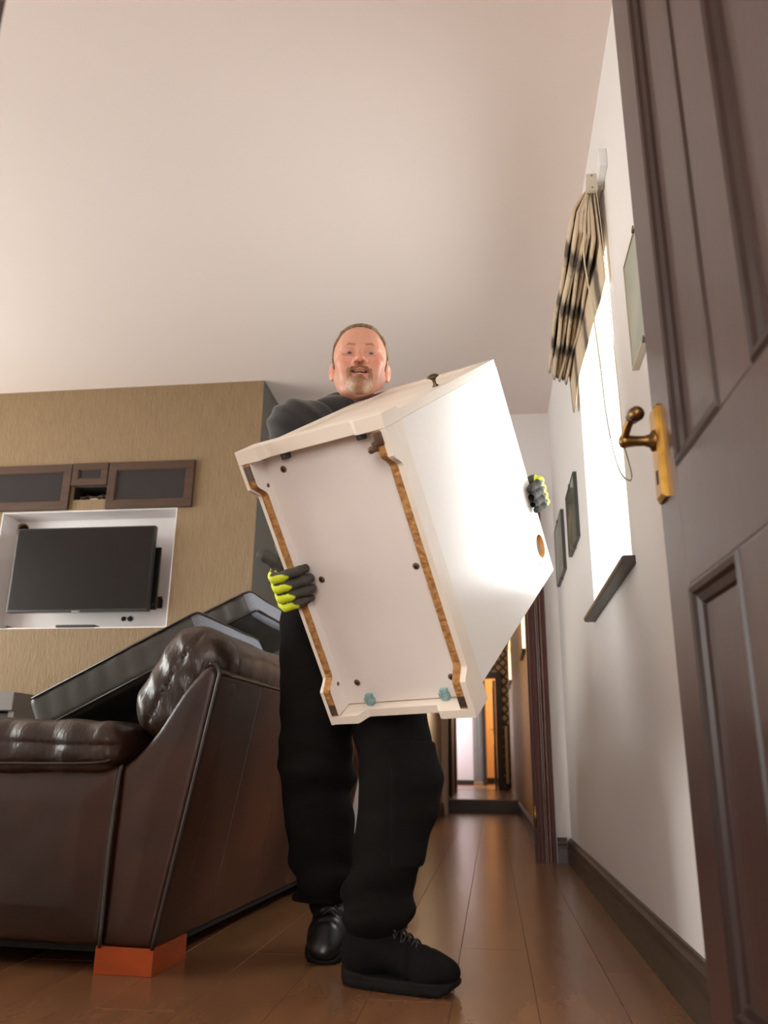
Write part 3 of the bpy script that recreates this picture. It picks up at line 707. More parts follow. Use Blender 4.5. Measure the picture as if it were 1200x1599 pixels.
box('batten', (-0.024, BY0-.10, 0.235), (-0.0005, BY0+.02, 0.30), M['pvc'], bl, bev=.002)
nf = 6; rs = random.Random(5)
def fold_sheet(name, x_of, z_top, z_bot, tk, nrow, seed, m, swell):
    """a hanging loop of cloth: closed cross-section swept along the rail"""
    verts = []; faces = []; ny = 46; prof = 14
    for j in range(ny+1):
        y = BY0+(BY1-BY0)*j/ny
        wob = 0.005*math.sin(6*y+seed*.8)+0.002*math.sin(15*y+seed*2.1)
        zb = z_bot+0.006*math.sin(5*y+seed*.6)+0.003*math.sin(13*y+seed*.7)
        for k in range(prof):
            a = 2*PI*k/prof; cx_ = math.cos(a); sz = math.sin(a)
            zz = (z_top+zb)/2+(z_top-zb)/2*math.copysign(abs(sz)**.45, sz)
            f = (z_top-zz)/(z_top-zb)
            xx = x_of(f)+wob*f+tk*(0.35+0.65*f**1.2)*math.copysign(abs(cx_)**.8, cx_)
            verts.append((xx, y, zz))
    for j in range(ny):
        for k in range(prof): faces.append((j*prof+k, j*prof+(k+1) % prof, (j+1)*prof+(k+1) % prof, (j+1)*prof+k))
    faces.append(tuple(range(prof))[::-1]); faces.append(tuple(ny*prof+k for k in range(prof)))
    return mk(name, verts, faces, m, bl, None, True)
for i in range(nf):
    x0 = -0.046; x1 = -0.116+0.0150*i
    fold_sheet('cloth_fold', lambda f, x0=x0, x1=x1: x0+(x1-x0)*min(1, f*1.5)**.8, 0.232-0.004*i, 0.062-0.012*(i % 2)-0.006*i+(0.02 if i == 0 else 0), 0.0085, 0, i+1, M['blind'], 0)
fold_sheet('bottom_flap', lambda f: -0.034+0.010*f, 0.230, -0.115, 0.0045, 0, 9, M['blind'], 0)
tube('pull_cord', spline([(-0.058, -.028, .235), (-0.072, -.03, .10), (-0.085, -.03, -.05), (-0.07, -.028, -.25), (-.06, -.03, -.45)], 8), 0.0022, M['cord'], bl, 6)
tube('lift_cord', spline([(-0.030, -.02, .235), (-0.024, -.03, .05), (-0.022, -.05, -.25), (-0.026, -.10, -.55), (-.03, -.13, -.74)], 8), 0.0013, M['cord'], bl, 6)
ch_pts = spline([(-.06, -.03, -.45), (-.060, -.06, -.60), (-.056, -.10, -.73), (-.05, -.16, -.83), (-.042, -.23, -.88), (-.036, -.24, -.87), (-.031, -.18, -.80), (-.03, -.13, -.74)], 24)
bm = bmesh.new(); tube_bm(bm, ch_pts, 0.0006, 4); acc = 0; last = Vector(ch_pts[0])
for p in ch_pts:
    p = Vector(p)
    if (p-last).length >= 0.0055:
        bmesh.ops.create_icosphere(bm, subdivisions=1, radius=0.0027, matrix=Matrix.Translation(p)); last = p
beads = bm_obj('bead_chain', bm, M['bead'], bl, True); beads['kind'] = 'stuff'

# ================================================================== WHITE CABINET (carried, tilted)
MU = np.array([[0.91481902, 0.24811468, 0.31866169], [-0.40295382, 0.50780977, 0.76141805], [0.02709947, -0.82496566, 0.56453279]])
CO = np.array([-0.57686256, 1.68427762, 1.19069062])
CW, CD, CHT, HP, FA, BR = 0.400, 0.723, 0.7875, 0.083, 0.033, 0.040
cab = thing('cabinet', 'white cabinet tilted on its back, underside to the viewer, held in two gloved hands', 'cabinet',
            mtx=Matrix(((*MU[0], CO[0]), (*MU[1], CO[1]), (*MU[2], CO[2]), (0, 0, 0, 1))))
def cw(u, v, n): return CO+u*MU[:, 0]+v*MU[:, 1]+n*MU[:, 2]
EI = 0.004
# side panel with hole (right), plain (left)
def side_with_hole(x0, x1, hv, hn, r):
    y0, y1, z0, z1 = FA, CD-BR, HP, CHT
    bm = bmesh.new(); nseg = 32; layers = []
    per = []
    for k in range(nseg):
        a = 2*PI*(k+.5)/nseg; dy, dz = math.cos(a), math.sin(a)
        ts = []
        if dy > 1e-6: ts.append((y1-hv)/dy)
        if dy < -1e-6: ts.append((y0-hv)/dy)
        if dz > 1e-6: ts.append((z1-hn)/dz)
        if dz < -1e-6: ts.append((z0-hn)/dz)
        t = min(ts); per.append([hv+dy*t, hn+dz*t])
    for cy, cz in ((y0, z0), (y0, z1), (y1, z0), (y1, z1)):
        q = min(range(nseg), key=lambda k: (per[k][0]-cy)**2+(per[k][1]-cz)**2); per[q] = [cy, cz]
    V = {}
    for x in (x0, x1):
        V[x] = ([bm.verts.new((x, hv+r*math.cos(2*PI*(k+.5)/nseg), hn+r*math.sin(2*PI*(k+.5)/nseg))) for k in range(nseg)],
                [bm.verts.new((x, a, b)) for a, b in per])
    for k in range(nseg):
        q = (k+1) % nseg
        for x in (x0, x1): bm.faces.new([V[x][0][k], V[x][0][q], V[x][1][q], V[x][1][k]])
        f = bm.faces.new([V[x0][0][k], V[x0][0][q], V[x1][0][q], V[x1][0][k]]); f.material_index = 1
        bm.faces.new([V[x0][1][k], V[x0][1][q], V[x1][1][q], V[x1][1][k]])
    bmesh.ops.recalc_face_normals(bm, faces=bm.faces[:])
    return bm_obj('side_panel', bm, [M['white_board'], M['chip_light']], cab)
side_with_hole(CW-EI-.018, CW-EI, 0.583, 0.734, 0.036)
box('side_panel', (EI, FA, HP), (EI+.018, CD-BR, CHT), M['white_board'], cab, bev=.0008)
for v_, n_ in ((0.096, 0.754), (0.622, 0.689)):
    lathe('screw_hole', [(0.003, 0), (0.003, 0.0008)], M['screw'], cab, 10, Matrix.Translation((CW-EI, v_, n_)) @ Matrix.Rotation(PI/2, 4, 'Y'))
box('top_panel', (EI+.018, FA, CHT-.018), (CW-EI-.018, CD-BR, CHT), M['white_board'], cab)
box('back_panel', (EI+.018, CD-BR-.016, HP), (CW-EI-.018, CD-BR-.010, CHT-.018), M['white_base'], cab)
box('base_panel', (0.020, 0.028, 0.056), (CW-.020, CD-.026, 0.074), M['white_base'], cab)
# door: shaker front, on the v = 0 side
df = thing  # noqa
dz0, dz1, dv0, dv1 = HP+.004, CHT-.002, 0.009, 0.0326
dleaf = box('door', (EI+.05, dv0+.006, dz0+.05), (CW-EI-.05, dv1, dz1-.05), M['ivory'], cab)
for lo, hi in (((EI, dv0, dz0), (EI+.055, dv1, dz1)), ((CW-EI-.055, dv0, dz0), (CW-EI, dv1, dz1)), ((EI+.055, dv0, dz0), (CW-EI-.055, dv1, dz0+.055)), ((EI+.055, dv0, dz1-.055), (CW-EI-.055, dv1, dz1))):
    box('door_frame', lo, hi, M['ivory'], dleaf, bev=.0015)
lathe('knob', [(0.0085, 0), (0.0085, .002), (0.0045, .006), (0.0045, .016), (0.009, .021), (0.0165, .024), (0.0165, .026), (0.010, .031), (0.002, .033)], M['bronze'], dleaf, 18,
      Matrix.Translation((0.366, dv0, 0.392)) @ Matrix.Rotation(PI/2, 4, 'X'))
# plinth: outer boards with bracket feet, inner raw chipboard layer
CUT = 0.030
def prof_side(v0, v1, cut, z1):
    """outline in (v, n) of a board whose lower edge is cut away between the feet"""
    pts = [(v0, 0), (0.092, 0)]
    for k in range(7):
        t = k/6; pts.append((0.094+0.030*t, cut*(0.5-0.5*math.cos(PI*t))**0.8))
    for k in range(7):
        t = k/6; pts.append((0.606+0.026*t, cut*(0.5+0.5*math.cos(PI*t))**0.8))
    pts += [(v1, 0), (v1, z1), (v0, z1)]
    return pts
for x0, x1 in ((0.0, 0.009), (CW-.014, CW)):
    prism('plinth_side', prof_side(0.0335, CD, CUT, HP), x0, x1, 'x', M['ivory'], cab)
def prof_in(v0, v1, cut, z1):
    pts = [(v0, .0015), (0.085, .0015)]
    for k in range(7):
        t = k/6; pts.append((0.085+0.036*t, .0015+cut*(0.5-0.5*math.cos(PI*t))))
    for k in range(7):
        t = k/6; pts.append((0.60+0.034*t, .0015+cut*(0.5+0.5*math.cos(PI*t))))
    pts += [(v1, .0015), (v1, z1), (v0, z1)]
    return pts
for x0, x1 in ((0.0092, 0.030), (CW-.034, CW-.0142)):
    o = prism('plinth_core', prof_in(0.0335, CD-.024, CUT, 0.056), x0, x1, 'x', [M['white_board'], M['chip']], cab)
    for p in o.data.polygons:
        if abs(p.normal.x) < 0.5 and p.normal.z < 0.35: p.material_index = 1
def prof_rail(u0, u1, cut, z1, f0, f1):
    pts = [(u0, 0), (f0, 0)]
    for k in range(6):
        t = k/5; pts.append((f0+0.022*t, cut*(0.5-0.5*math.cos(PI*t))))
    for k in range(6):
        t = k/5; pts.append((f1-0.022+0.022*t, cut*(0.5+0.5*math.cos(PI*t))))
    pts += [(u1, 0), (u1, z1), (u0, z1)]
    return pts
prism('plinth_front', prof_rail(0, CW, 0.022, HP, 0.062, CW-.070), 0, 0.033, 'y', M['ivory'], cab, bev=.0015)
prism('plinth_back', prof_rail(0.0094, CW-.0144, 0.030, HP, 0.080, CW-.088), CD-.022, CD-.0005, 'y', M['ivory'], cab, bev=.001)
ZB = 0.056
for uu_, vv_ in ((0.078, 0.073), (0.078, 0.358), (0.339, 0.362), (0.339, 0.645), (0.077, 0.640)):
    mt = Matrix.Translation((uu_, vv_, ZB)) @ Matrix.Rotation(PI, 4, 'X')
    s = lathe('cam_screw', [(0.0085, 0), (0.0085, .001), (0.0065, .0028), (0.001, .003)], M['screw'], cab, 14, mt)
    lathe('socket', [(0.0032, .0029), (0.0032, .0034)], M['cavity'], s, 6, mt)
for vv_ in (0.10, 0.632):
    lathe('cam_screw', [(0.005, 0), (0.005, .001), (0.002, .0016)], M['metal'], cab, 12, Matrix.Translation((0.030, vv_, 0.042)) @ Matrix.Rotation(PI/2, 4, 'Y'))
for uu_ in (0.102, 0.311):
    boxes('plinth_clip', [((uu_-.009, CD-.052, ZB-.012), (uu_+.009, CD-.0235, ZB)), ((uu_-.012, CD-.046, ZB-.016), (uu_-.004, CD-.036, ZB)), ((uu_+.004, CD-.040, ZB-.018), (uu_+.012, CD-.030, ZB))], M['bluegrey'], cab, bev=.001)
    c = box('plinth_clip', (uu_-.010, .0335, ZB-.014), (uu_+.010, .050, ZB), M['darkclip'], cab, bev=.0012)
    box('clip_screw', (uu_-.004, .036, ZB-.0155), (uu_+.004, .045, ZB-.0138), M['metal'], c)
for uu_, v0_, v1_ in ((0.0195, .040, .074), (0.0195, .668, .694), (CW-.024, .668, .694)):
    box('corner_plate', (uu_-.0085, v0_, -.0012), (uu_+.0085, v1_, .0030), M['metal'], cab, bev=.0008)
# the broken corner fitting near the front right foot
bm = bmesh.new(); bbox(bm, (CW-.034, .036, -.004), (CW-.012, .066, .004), .003); bbox(bm, (CW-.046, .056, -.002), (CW-.030, .078, .010), .004)
bm_obj('corner_fitting', bm, M['screw'], cab, True)
mt = Matrix.Translation((CW-.050, .072, .002)) @ Matrix.Rotation(PI, 4, 'X')
lathe('corner_bolt', [(0.008, -.02), (0.008, .001), (0.0065, .003), (0.001, .0035)], M['screw'], cab, 14, mt)
def box_cab(P):
    """distance to the cabinet's volume, for keeping clothes outside it"""
    c = cw(CW/2, CD/2, CHT/2)
    return rbox(P, c, (CW/2+.004, CD/2+.002, CHT/2+.004), 0.001, MU)

# ================================================================== SOFA
sofa = thing('sofa', 'dark brown leather sofa seen from its end, puffy arm and headrest', 'sofa', (-0.84, 2.115, 0), math.radians(-3.2))
SL = 2.05
# end (wing) panel of the backrest
wing = [(-0.006, 0.062), (0.020, 0.20), (0.055, 0.38), (0.090, 0.57), (0.114, 0.70), (0.117, 0.728), (0.108, 0.746), (0.093, 0.752), (0.075, 0.744), (0.050, 0.717), (0.020, 0.678), (-0.012, 0.625), (-0.040, 0.578), (-0.068, 0.541), (-0.098, 0.510), (-0.130, 0.487), (-0.134, 0.28), (-0.138, 0.062)]
def poly_sdf(x, z, pts):
    d = None; sgn = np.ones_like(x)
    n = len(pts)
    for i in range(n):
        ax_, az = pts[i]; bx_, bz = pts[i-1]
        ex, ez = bx_-ax_, bz-az; wx, wz = x-ax_, z-az
        t = np.clip((wx*ex+wz*ez)/(ex*ex+ez*ez), 0, 1)
        dd = (wx-ex*t)**2+(wz-ez*t)**2; d = dd if d is None else np.minimum(d, dd)
        c1, c2, c3 = z >= az, z < bz, ex*wz > ez*wx
        sgn = np.where((c1 & c2 & c3) | (~c1 & ~c2 & ~c3), -sgn, sgn)
    return sgn*np.sqrt(d)
def puffed(name, outline, y0, y1, axis_out, bulge, m, parent, rim=0.018, seed=1, step=.0075):
    """upholstered panel: outline in xz, rounded rim, slightly bulging face at y0"""
    o = np.array(outline); yc, hy = (y0+y1)/2, (y1-y0)/2
    def fn(P):
        d2 = poly_sdf(P[0], P[2], outline)
        yy = np.abs(P[1]-yc)-hy - bulge*np.clip(-d2/.09, 0, 1)**.7
        a_, b_ = d2+rim, yy+rim
        f = np.minimum(np.maximum(a_, b_), 0)+np.sqrt(np.maximum(a_, 0)**2+np.maximum(b_, 0)**2)-rim
        return f + .0022*wav(P, seed, 16, 4)+.0012*wav(P, seed+1, 45, 4)
    return sdf_obj(name, fn, (o[:, 0].min()-.03, y0-bulge-.03, o[:, 1].min()-.03), (o[:, 0].max()+.03, y1+.03, o[:, 1].max()+.03), step, m, parent)
wp = puffed('wing_panel', wing, 0.0, 0.16, 'y', 0.010, M['leather'], sofa, 0.014)
tube('piping', [(x+.004, -.002, z) for x, z in spline([(-0.006, 0.06), (0.020, 0.20), (0.055, 0.38), (0.090, 0.57), (0.114, 0.70), (0.119, 0.730), (0.108, 0.750), (0.090, 0.756)], 5)], 0.0055, M['piping'], wp)
# arm side
arm = [(-0.140, 0.062), (-0.136, 0.28), (-0.134, 0.487), (-0.30, 0.492), (-0.62, 0.492), (-0.98, 0.488), (-0.99, 0.28), (-0.98, 0.062)]
ap = puffed('arm_panel', arm, -0.004, 0.16, 'y', 0.016, M['leather'], sofa, 0.016)
tube('piping', spline([(-0.1385, -.008, 0.06), (-0.139, -.010, 0.28), (-0.133, -.008, 0.47), (-0.128, -.005, 0.487)], 6), 0.005, M['leather_grey'], ap)
# padded arm top
def pad_fn(P):
    x, y, z = P
    f = rbox(P, (-0.565, 0.10, 0.540), (0.430, 0.150, 0.066), 0.055)
    f = f - 0.010*np.exp(-((y-.06)/.10)**2)*np.cos(np.clip((x+.54)/.43, -1, 1)*PI/2)
    ph = x*26+wav(P, 3, 9)*2.2+z*14
    side = np.clip((0.02-y)/.06, 0, 1)+0.35
    f = f + 0.0075*side*np.abs(np.sin(ph))**2.2*np.clip((z-.485)/.04, 0, 1) + 0.0045*wav(P, 8, 55, 4, (1.3, .5, .7))
    seam = np.exp(-((z-0.545-0.006*np.sin(x*9))/.005)**2)*np.clip((0.0-y)/.02, 0, 1)
    f = f + 0.006*seam
    low = np.exp(-((z-0.492)/.006)**2)*np.clip((0.04-y)/.03, 0, 1)
    return f + 0.006*low
pad = sdf_obj('arm_pad', pad_fn, (-1.03, -.09, .45), (-.06, .29, .64), 0.0065, M['leather_soft'], sofa)
tube('piping', spline([(-0.97, -.056, .497), (-.6, -.058, .494), (-.3, -.056, .494), (-.18, -.052, .497), (-.145, -.04, .505)], 8), 0.004, M['piping'], pad)
# back panels: separate leather sections with seams between
bprof = [(-0.004, 0.062), (0.118, 0.728), (0.112, 0.745), (0.098, 0.750), (0.066, 0.742), (0.01, 0.655), (-0.05, 0.56), (-0.12, 0.46), (-0.12, 0.062)]
ys = [0.012, 0.362, 0.732, 1.10, 1.47, 1.84, SL]
ys[1] = 0.366
for a, b in zip(ys, ys[1:]):
    prism('back_panel', bprof, a+.002, b-.002, 'y', M['leather'], sofa, bev=.006)
tube('piping', spline([(0.119, .02, 0.730), (0.119, .5, 0.733), (0.119, 1.2, 0.733), (.119, SL-.02, .73)], 6), 0.004, M['piping'], sofa)
# headrest cushion wrapped over the backrest
hrR = np.array(Euler((0, math.radians(29), 0)).to_matrix())
def head_fn_at(y0, y1, seed):
    c = (-0.022, (y0+y1)/2, 0.712); hy = (y1-y0)/2
    def fn(P):
        x, y, z = P
        f = rbox(P, c, (0.098, hy, 0.172), 0.088, hrR)
        lx, ly, lz = rotp(P, c, hrR)
        f = f - 0.012*np.cos(np.clip(lz/.165, -1, 1)*PI/2)
        end = np.clip((y0+.09-y)/.09, 0, 1)+np.clip((y-y1+.07)/.07, 0, 1)
        f = f + end*0.008*np.abs(np.sin(lz*44+lx*25+wav(P, seed, 10)*1.5))**1.5
        f = f + 0.004*wav(P, seed+4, 30, 4) + 0.003*wav(P, seed+5, 60, 4, (1, .5, 1))
        s1 = np.exp(-(((lx+0.012))/.0045)**2)*np.clip((y0+.05-y)/.03, 0, 1)
        s2 = np.exp(-((y-y0-0.115-.03*lx)/.0045)**2)
        return f+0.009*s1+0.007*s2
    return fn
for k, (y0, y1) in enumerate(((0.035, 0.98), (0.99, 1.95))):
    sdf_obj('headrest', head_fn_at(y0, y1, 20+k), (-.25, y0-.04, .48), (.22, y1+.04, .94), 0.008, M['leather_soft'], sofa)
box('seat_deck', (-0.95, 0.17, 0.06), (-0.10, SL-.17, 0.43), M['leather'], sofa, bev=.02)
sdf_obj('seat_cushion', lambda P: rbox(P, (-0.53, .62, .485), (.40, .43, .075), .06)-.012*np.cos(np.clip((P[0]+.53)/.4, -1, 1)*PI/2)+.003*wav(P, 5, 22), (-.97, .15, .39), (-.09, 1.09, .6), .012, M['leather_grey'], sofa)
sdf_obj('seat_cushion', lambda P: rbox(P, (-0.53, 1.49, .485), (.40, .43, .075), .06)-.012*np.cos(np.clip((P[0]+.53)/.4, -1, 1)*PI/2)+.003*wav(P, 6, 22), (-.97, 1.03, .39), (-.09, 1.95, .6), .012, M['leather_grey'], sofa)
box('arm_panel', (-0.98, SL-.16, .06), (-.138, SL, .49), M['leather'], sofa, bev=.02)
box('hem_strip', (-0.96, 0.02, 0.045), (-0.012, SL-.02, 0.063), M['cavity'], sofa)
def foot(x0, y0, sx, sy):
    boxes('foot', [((min(x0, x0+sx*.155), min(y0, y0+sy*.028), 0), (max(x0, x0+sx*.155), max(y0, y0+sy*.028), .062)), ((min(x0, x0+sx*.028), min(y0+sy*.028, y0+sy*.20), 0), (max(x0, x0+sx*.028), max(y0+sy*.028, y0+sy*.20), .062))], M['orange_wood'], sofa, bev=.0015)
foot(0.002, 0.0, -1, 1); foot(0.002, SL, -1, -1); foot(-.96, 0, 1, 1); foot(-.96, SL, 1, -1)

# loose cushions dumped on the sofa
def slab(name_label, loc, rot, h, seed, m, mend, pleat):
    t = thing('loose_cushion', name_label, 'cushion', loc, 0, 'loose seat cushions on the sofa'); t.rotation_euler = rot
    def fn(P):
        x, y, z = P
        f = rbox(P, (0, 0, 0), h, .030) - .008*np.cos(np.clip(x/h[0], -1, 1)*PI/2)*np.cos(np.clip(y/h[1], -1, 1)*PI/2)
        side = np.clip((-y-h[1]+.03)/.03, 0, 1)
        f = f + pleat*side*np.abs(np.sin(x*42+wav(P, seed, 12)*1.4))**3 + .0022*wav(P, seed+2, 34, 4)
        return f
    o = sdf_obj('casing', fn, [-q-.03 for q in h], [q+.03 for q in h], .008, [m, mend], t)
    for p in o.data.polygons:
        if p.center.x > h[0]-.028: p.material_index = 1
    bm = bmesh.new()
    for s in (1, -1):
        q = [(-h[0]+.022, -h[1]+.001, s*(h[2]-.014)), (h[0]-.022, -h[1]+.001, s*(h[2]-.014)), (h[0]-.006, -h[1]+.006, s*(h[2]-.014)), (h[0]-.001, -h[1]+.022, s*(h[2]-.014)), (h[0]-.001, h[1]-.025, s*(h[2]-.014))]
        tube_bm(bm, q, .0042, 6)
    bm_obj('piping', bm, M['piping'], t, True)
    return t
slab('long charcoal leather seat cushion with grey fabric end lying tilted on the sofa', (-1.205, 2.875, 0.785), (0, math.radians(-26.5), math.radians(-3)), (0.325, 0.325, 0.068), 31, M['leather_grey'], M['fabric_grey'], .002)
slab('pleated grey seat cushion behind and above the long charcoal one', (-1.150, 3.28, 0.965), (0, math.radians(-25), math.radians(-3)), (0.31, 0.33, 0.055), 37, M['leather_grey'], M['fabric_grey'], .008)

# ================================================================== PERSON
PB = (-0.40, 2.22, 0.0)
man = thing('person', 'man in black hoodie and trousers with lime gloves carrying a white cabinet', 'person', PB)
sdir = np.array([0.50, 0.866, 0.0]); fdir = np.array([0.866, -0.50, 0.0])      # right-to-left shoulder line, facing direction
RB = np.stack([sdir, fdir, [0, 0, 1]], 1)
HC = np.array([-0.370, 2.195, 1.662]); HK = 1.05; HY = math.radians(9.5)
RH = np.array(Matrix.Rotation(HY, 3, 'Z'))
Rsh = np.array([-0.548, 2.14, 1.455]); Lsh = np.array([-0.300, 2.50, 1.45])
Rel = np.array([-0.548, 2.215, 1.165]); Rwr = cw(-.062, .375, .125)
Lel = np.array([-0.105, 2.690, 1.27]); Lwr = cw(.30, .435, .862)
NB = np.array([-0.395, 2.270, 1.50])
RHIP, RKN, RAN = np.array([-.487, 2.27, .87]), np.array([-.488, 2.31, .495]), np.array([-.474, 2.455, .150])
LHIP, LKN, LAN = np.array([-.325, 2.33, .87]), np.array([-.240, 2.165, .45]), np.array([-.288, 2.135, .10])
def hl(P):
    x, y, z = rotp(P, HC, RH); return x/HK, y/HK, z/HK
def head_sdf(P):
    """P in head-local metres: x to the image right, -y to the front, z up"""
    x = np.abs(P[0]); Q = (x, P[1], P[2])
    f = ell(Q, (0, .012, .038), (.0765, .096, .088))
    f = smin(f, ell(Q, (0, -.030, .020), (.068, .058, .070)), .03)
    f = smin(f, ell(Q, (0, -.030, -.048), (.0575, .058, .062)), .035)
    f = smin(f, cap(Q, (.051, .005, -.040), (.033, -.050, -.088), .018, .019), .035)
    f = smin(f, ell(Q, (0, -.074, -.100), (.030, .020, .020)), .025)
    f = smin(f, ell(Q, (.031, -.086, -.008), (.014, .006, .005)), .008)
    f = smin(f, ell(Q, (.042, -.062, -.012), (.024, .024, .020)), .022)
    f = smin(f, ell(Q, (.030, -.066, -.045), (.026, .020, .026)), .02)
    f = smin(f, cap(Q, (.008, -.086, .030), (.044, -.070, .030), .010, .008), .014)
    f = smin(f, ell(Q, (.0, -.060, .062), (.052, .028, .034)), .02)
    f = smax(f, -ell(Q, (.031, -.096, .009), (.019, .014, .011)), .012)
    f = smin(f, cap(Q, (0, -.086, .018), (0, -.108, -.020), .0075, .0105), .012)
    f = smin(f, ell(Q, (0, -.111, -.023), (.0115, .0105, .0095)), .008)
    f = smin(f, ell(Q, (.0140, -.098, -.026), (.0088, .011, .0085)), .007)
    f = smax(f, -ell(Q, (.0088, -.1035, -.0345), (.0044, .0055, .0045)), .003)
    f = smin(f, ell(Q, (0, -.084, -.055), (.028, .017, .017)), .014)
    f = smin(f, cap(Q, (0, -.0985, -.0475), (.029, -.080, -.0545), .0055, .0035), .006)
    f = smin(f, cap(Q, (0, -.0965, -.0665), (.027, -.080, -.0605), .0068, .0035), .006)
    f = smax(f, -cap(Q, (0, -.104, -.0572), (.027, -.084, -.0582), .0074, .0026), .003)
    # eye balls' lids
    lid = ell(Q, (.031, -.0765, .009), (.0150, .0140, .0132))
    lid = smax(lid, -ell(Q, (.0312, -.094, .0070), (.0130, .016, .0050)), .0015)
    f = smin(f, lid, .004)
    # ears
    e = ell(Q, (.0815, .012, -.006), (.0085, .019, .031), np.array(Euler((math.radians(-8), 0, math.radians(-22))).to_matrix()))
    e = smax(e, -ell(Q, (.092, .006, -.001), (.008, .010, .017)), .005)
    f = smin(f, e, .006)
    f = smin(f, cap(Q, (0, .020, -.055), (0, .045, -.17), .054, .058), .03)
    f = smin(f, ell(Q, (0, -.025, -.085), (.040, .045, .025)), .03)
    return f
def body_low(P):
    f = ell(P, (-.42, 2.29, .95), (.155, .105, .13), RB)
    f = smin(f, ell(P, (-.417, 2.31, 1.12), (.145, .10, .17), RB), .06)
    f = smin(f, ell(P, (-.412, 2.30, 1.32), (.165, .10, .16), RB), .06)
    f = smin(f, cap(P, Rsh, Lsh, .05, .05), .05)
    f = smin(f, cap(P, NB, HC+np.array([0, .03, -.06]), .062, .056), .04)
    for a, b, c, r1, r2, r3 in ((Rsh, Rel, Rwr, .05, .042, .03), (Lsh, Lel, Lwr, .05, .042, .03)):
        f = smin(f, cap(P, a, b, r1, r2), .03); f = smin(f, cap(P, b, c, r2, r3), .02)
    for a, b, c in ((RHIP, RKN, RAN), (LHIP, LKN, LAN)):
        f = smin(f, cap(P, a, b, .080, .058), .04); f = smin(f, cap(P, b, c, .058, .040), .02)
    f = smin(f, cap(P, RAN, RAN+np.array([0, -.05, -.06]), .036, .028), .02)
    f = smin(f, cap(P, LAN+np.array([0, 0, -.03]), LAN+np.array([.14, -.04, -.05]), .036, .028), .02)
    return f
def body_fn(P):
    f = body_low(P)
    zs = P[2][0, 0, :]; k0 = int(np.searchsorted(zs, 1.42)); sub = tuple(q[:, :, k0:] for q in P)
    h = head_sdf(hl(sub))*HK
    f[:, :, k0:] = smin(f[:, :, k0:], h, .025)
    near = np.abs(f) < .03
    return smax(f, -(box_cab(P)), .004)
def fine(lo, hi, a, b, s, S):
    return np.concatenate([np.arange(lo, a-S*.5, S), np.arange(a, b, s), np.arange(b+S*.5, hi+S, S)])
def skin_tint(V):
    x, y, z = hl((V[:, 0], V[:, 1], V[:, 2])); xa = np.abs(x)
    base = np.array(rgb(206, 150, 126)); c = np.tile(base, (len(V), 1))
    def blend(mk_, col): c[:] = c*(1-mk_[:, None])+np.array(col)*mk_[:, None]
    def g(cx, cy, cz, r): return np.exp(-(((xa-cx)**2+(y-cy)**2+(z-cz)**2)/r**2))
    blend(.55*g(.043, -.075, -.018, .026), rgb(204, 116, 96)); blend(.5*g(0, -.115, -.025, .018), rgb(206, 118, 98))
    blend(.45*g(.085, .01, -.006, .03), rgb(206, 112, 90)); blend(.35*g(.03, -.09, .012, .016), rgb(176, 106, 86))
    fr = np.clip((-.02-y)/.03, 0, 1)
    blend(.35*np.clip((-z-.03)/.03, 0, 1)*fr, rgb(176, 126, 104))                       # beard shadow (stubble)
    lip = np.exp(-((z+.0572)/.0095)**2)*np.clip((.031-xa)/.004, 0, 1)*np.clip((-.078-y)/.004, 0, 1)
    blend(.75*lip, rgb(178, 104, 92))
    slot = np.exp(-((z+.0566)/.0036)**2)*np.clip((.029-xa)/.004, 0, 1)*(y < -.076)
    blend(slot, rgb(70, 26, 22))
    nost = np.exp(-(((xa-.0088)/.0038)**2+((z+.0335)/.004)**2))*(y < -.095)
    blend(.4*nost, rgb(120, 62, 50))
    return c
body = sdf_obj('body', body_fn, None, None, None, M['skin'], man, PB, skin_tint,
               axes=[fine(-.80, .16, HC[0]-.105, HC[0]+.105, .0024, .016), fine(1.90, 2.84, HC[1]-.135, HC[1]+.125, .0026, .016), fine(-.02, 1.82, 1.535, 1.815, .0024, .018)])
def h2w(p): return HC+RH @ (np.array(p)*HK)
# eyes: white ball, iris and pupil
for s in (-1, 1):
    c = h2w((s*.031, -.0765, .0085))
    aim = Vector(np.array([0, 0, CAM_H])-c).normalized()
    mt = Matrix.Translation(Vector(c-np.array(PB))) @ aim.to_track_quat('Z', 'Y').to_matrix().to_4x4()
    R_ = .0136; bm = bmesh.new(); rings = []
    angs = [0.10, 0.19, 0.33, 0.47, 0.7, 1.0, 1.4, 1.9, 2.5, 3.0]
    for a in angs: rings.append([bm.verts.new((R_*math.sin(a)*math.cos(2*PI*k/20), R_*math.sin(a)*math.sin(2*PI*k/20), R_*math.cos(a))) for k in range(20)])
    bm.faces.new(rings[0]).material_index = 2
    for i, (A, B) in enumerate(zip(rings, rings[1:])):
        for k in range(20):
            f = bm.faces.new([A[k], A[(k+1) % 20], B[(k+1) % 20], B[k]]); f.material_index = 2 if i < 1 else (1 if i < 3 else 0)
    bm.faces.new(rings[-1]); bm.transform(mt); bmesh.ops.recalc_face_normals(bm, faces=bm.faces[:])
    bm_obj('eye', bm, [M['sclera'], M['iris'], M['pupil']], body, True)
bm = bmesh.new()
for k in range(-3, 4):
    p = h2w((k*.0042, -.0945+.0010*k*k*.35, -.0532)); bbox(bm, Vector(p-np.array(PB))-Vector((.0019, .002, .0028)), Vector(p-np.array(PB))+Vector((.0019, .002, .0028)), .0008, 1)
tt = bm_obj('teeth', bm, M['tooth'], body); tt['kind'] = 'stuff'
def local_fn(fn):
    return lambda P: fn(hl(P))*HK
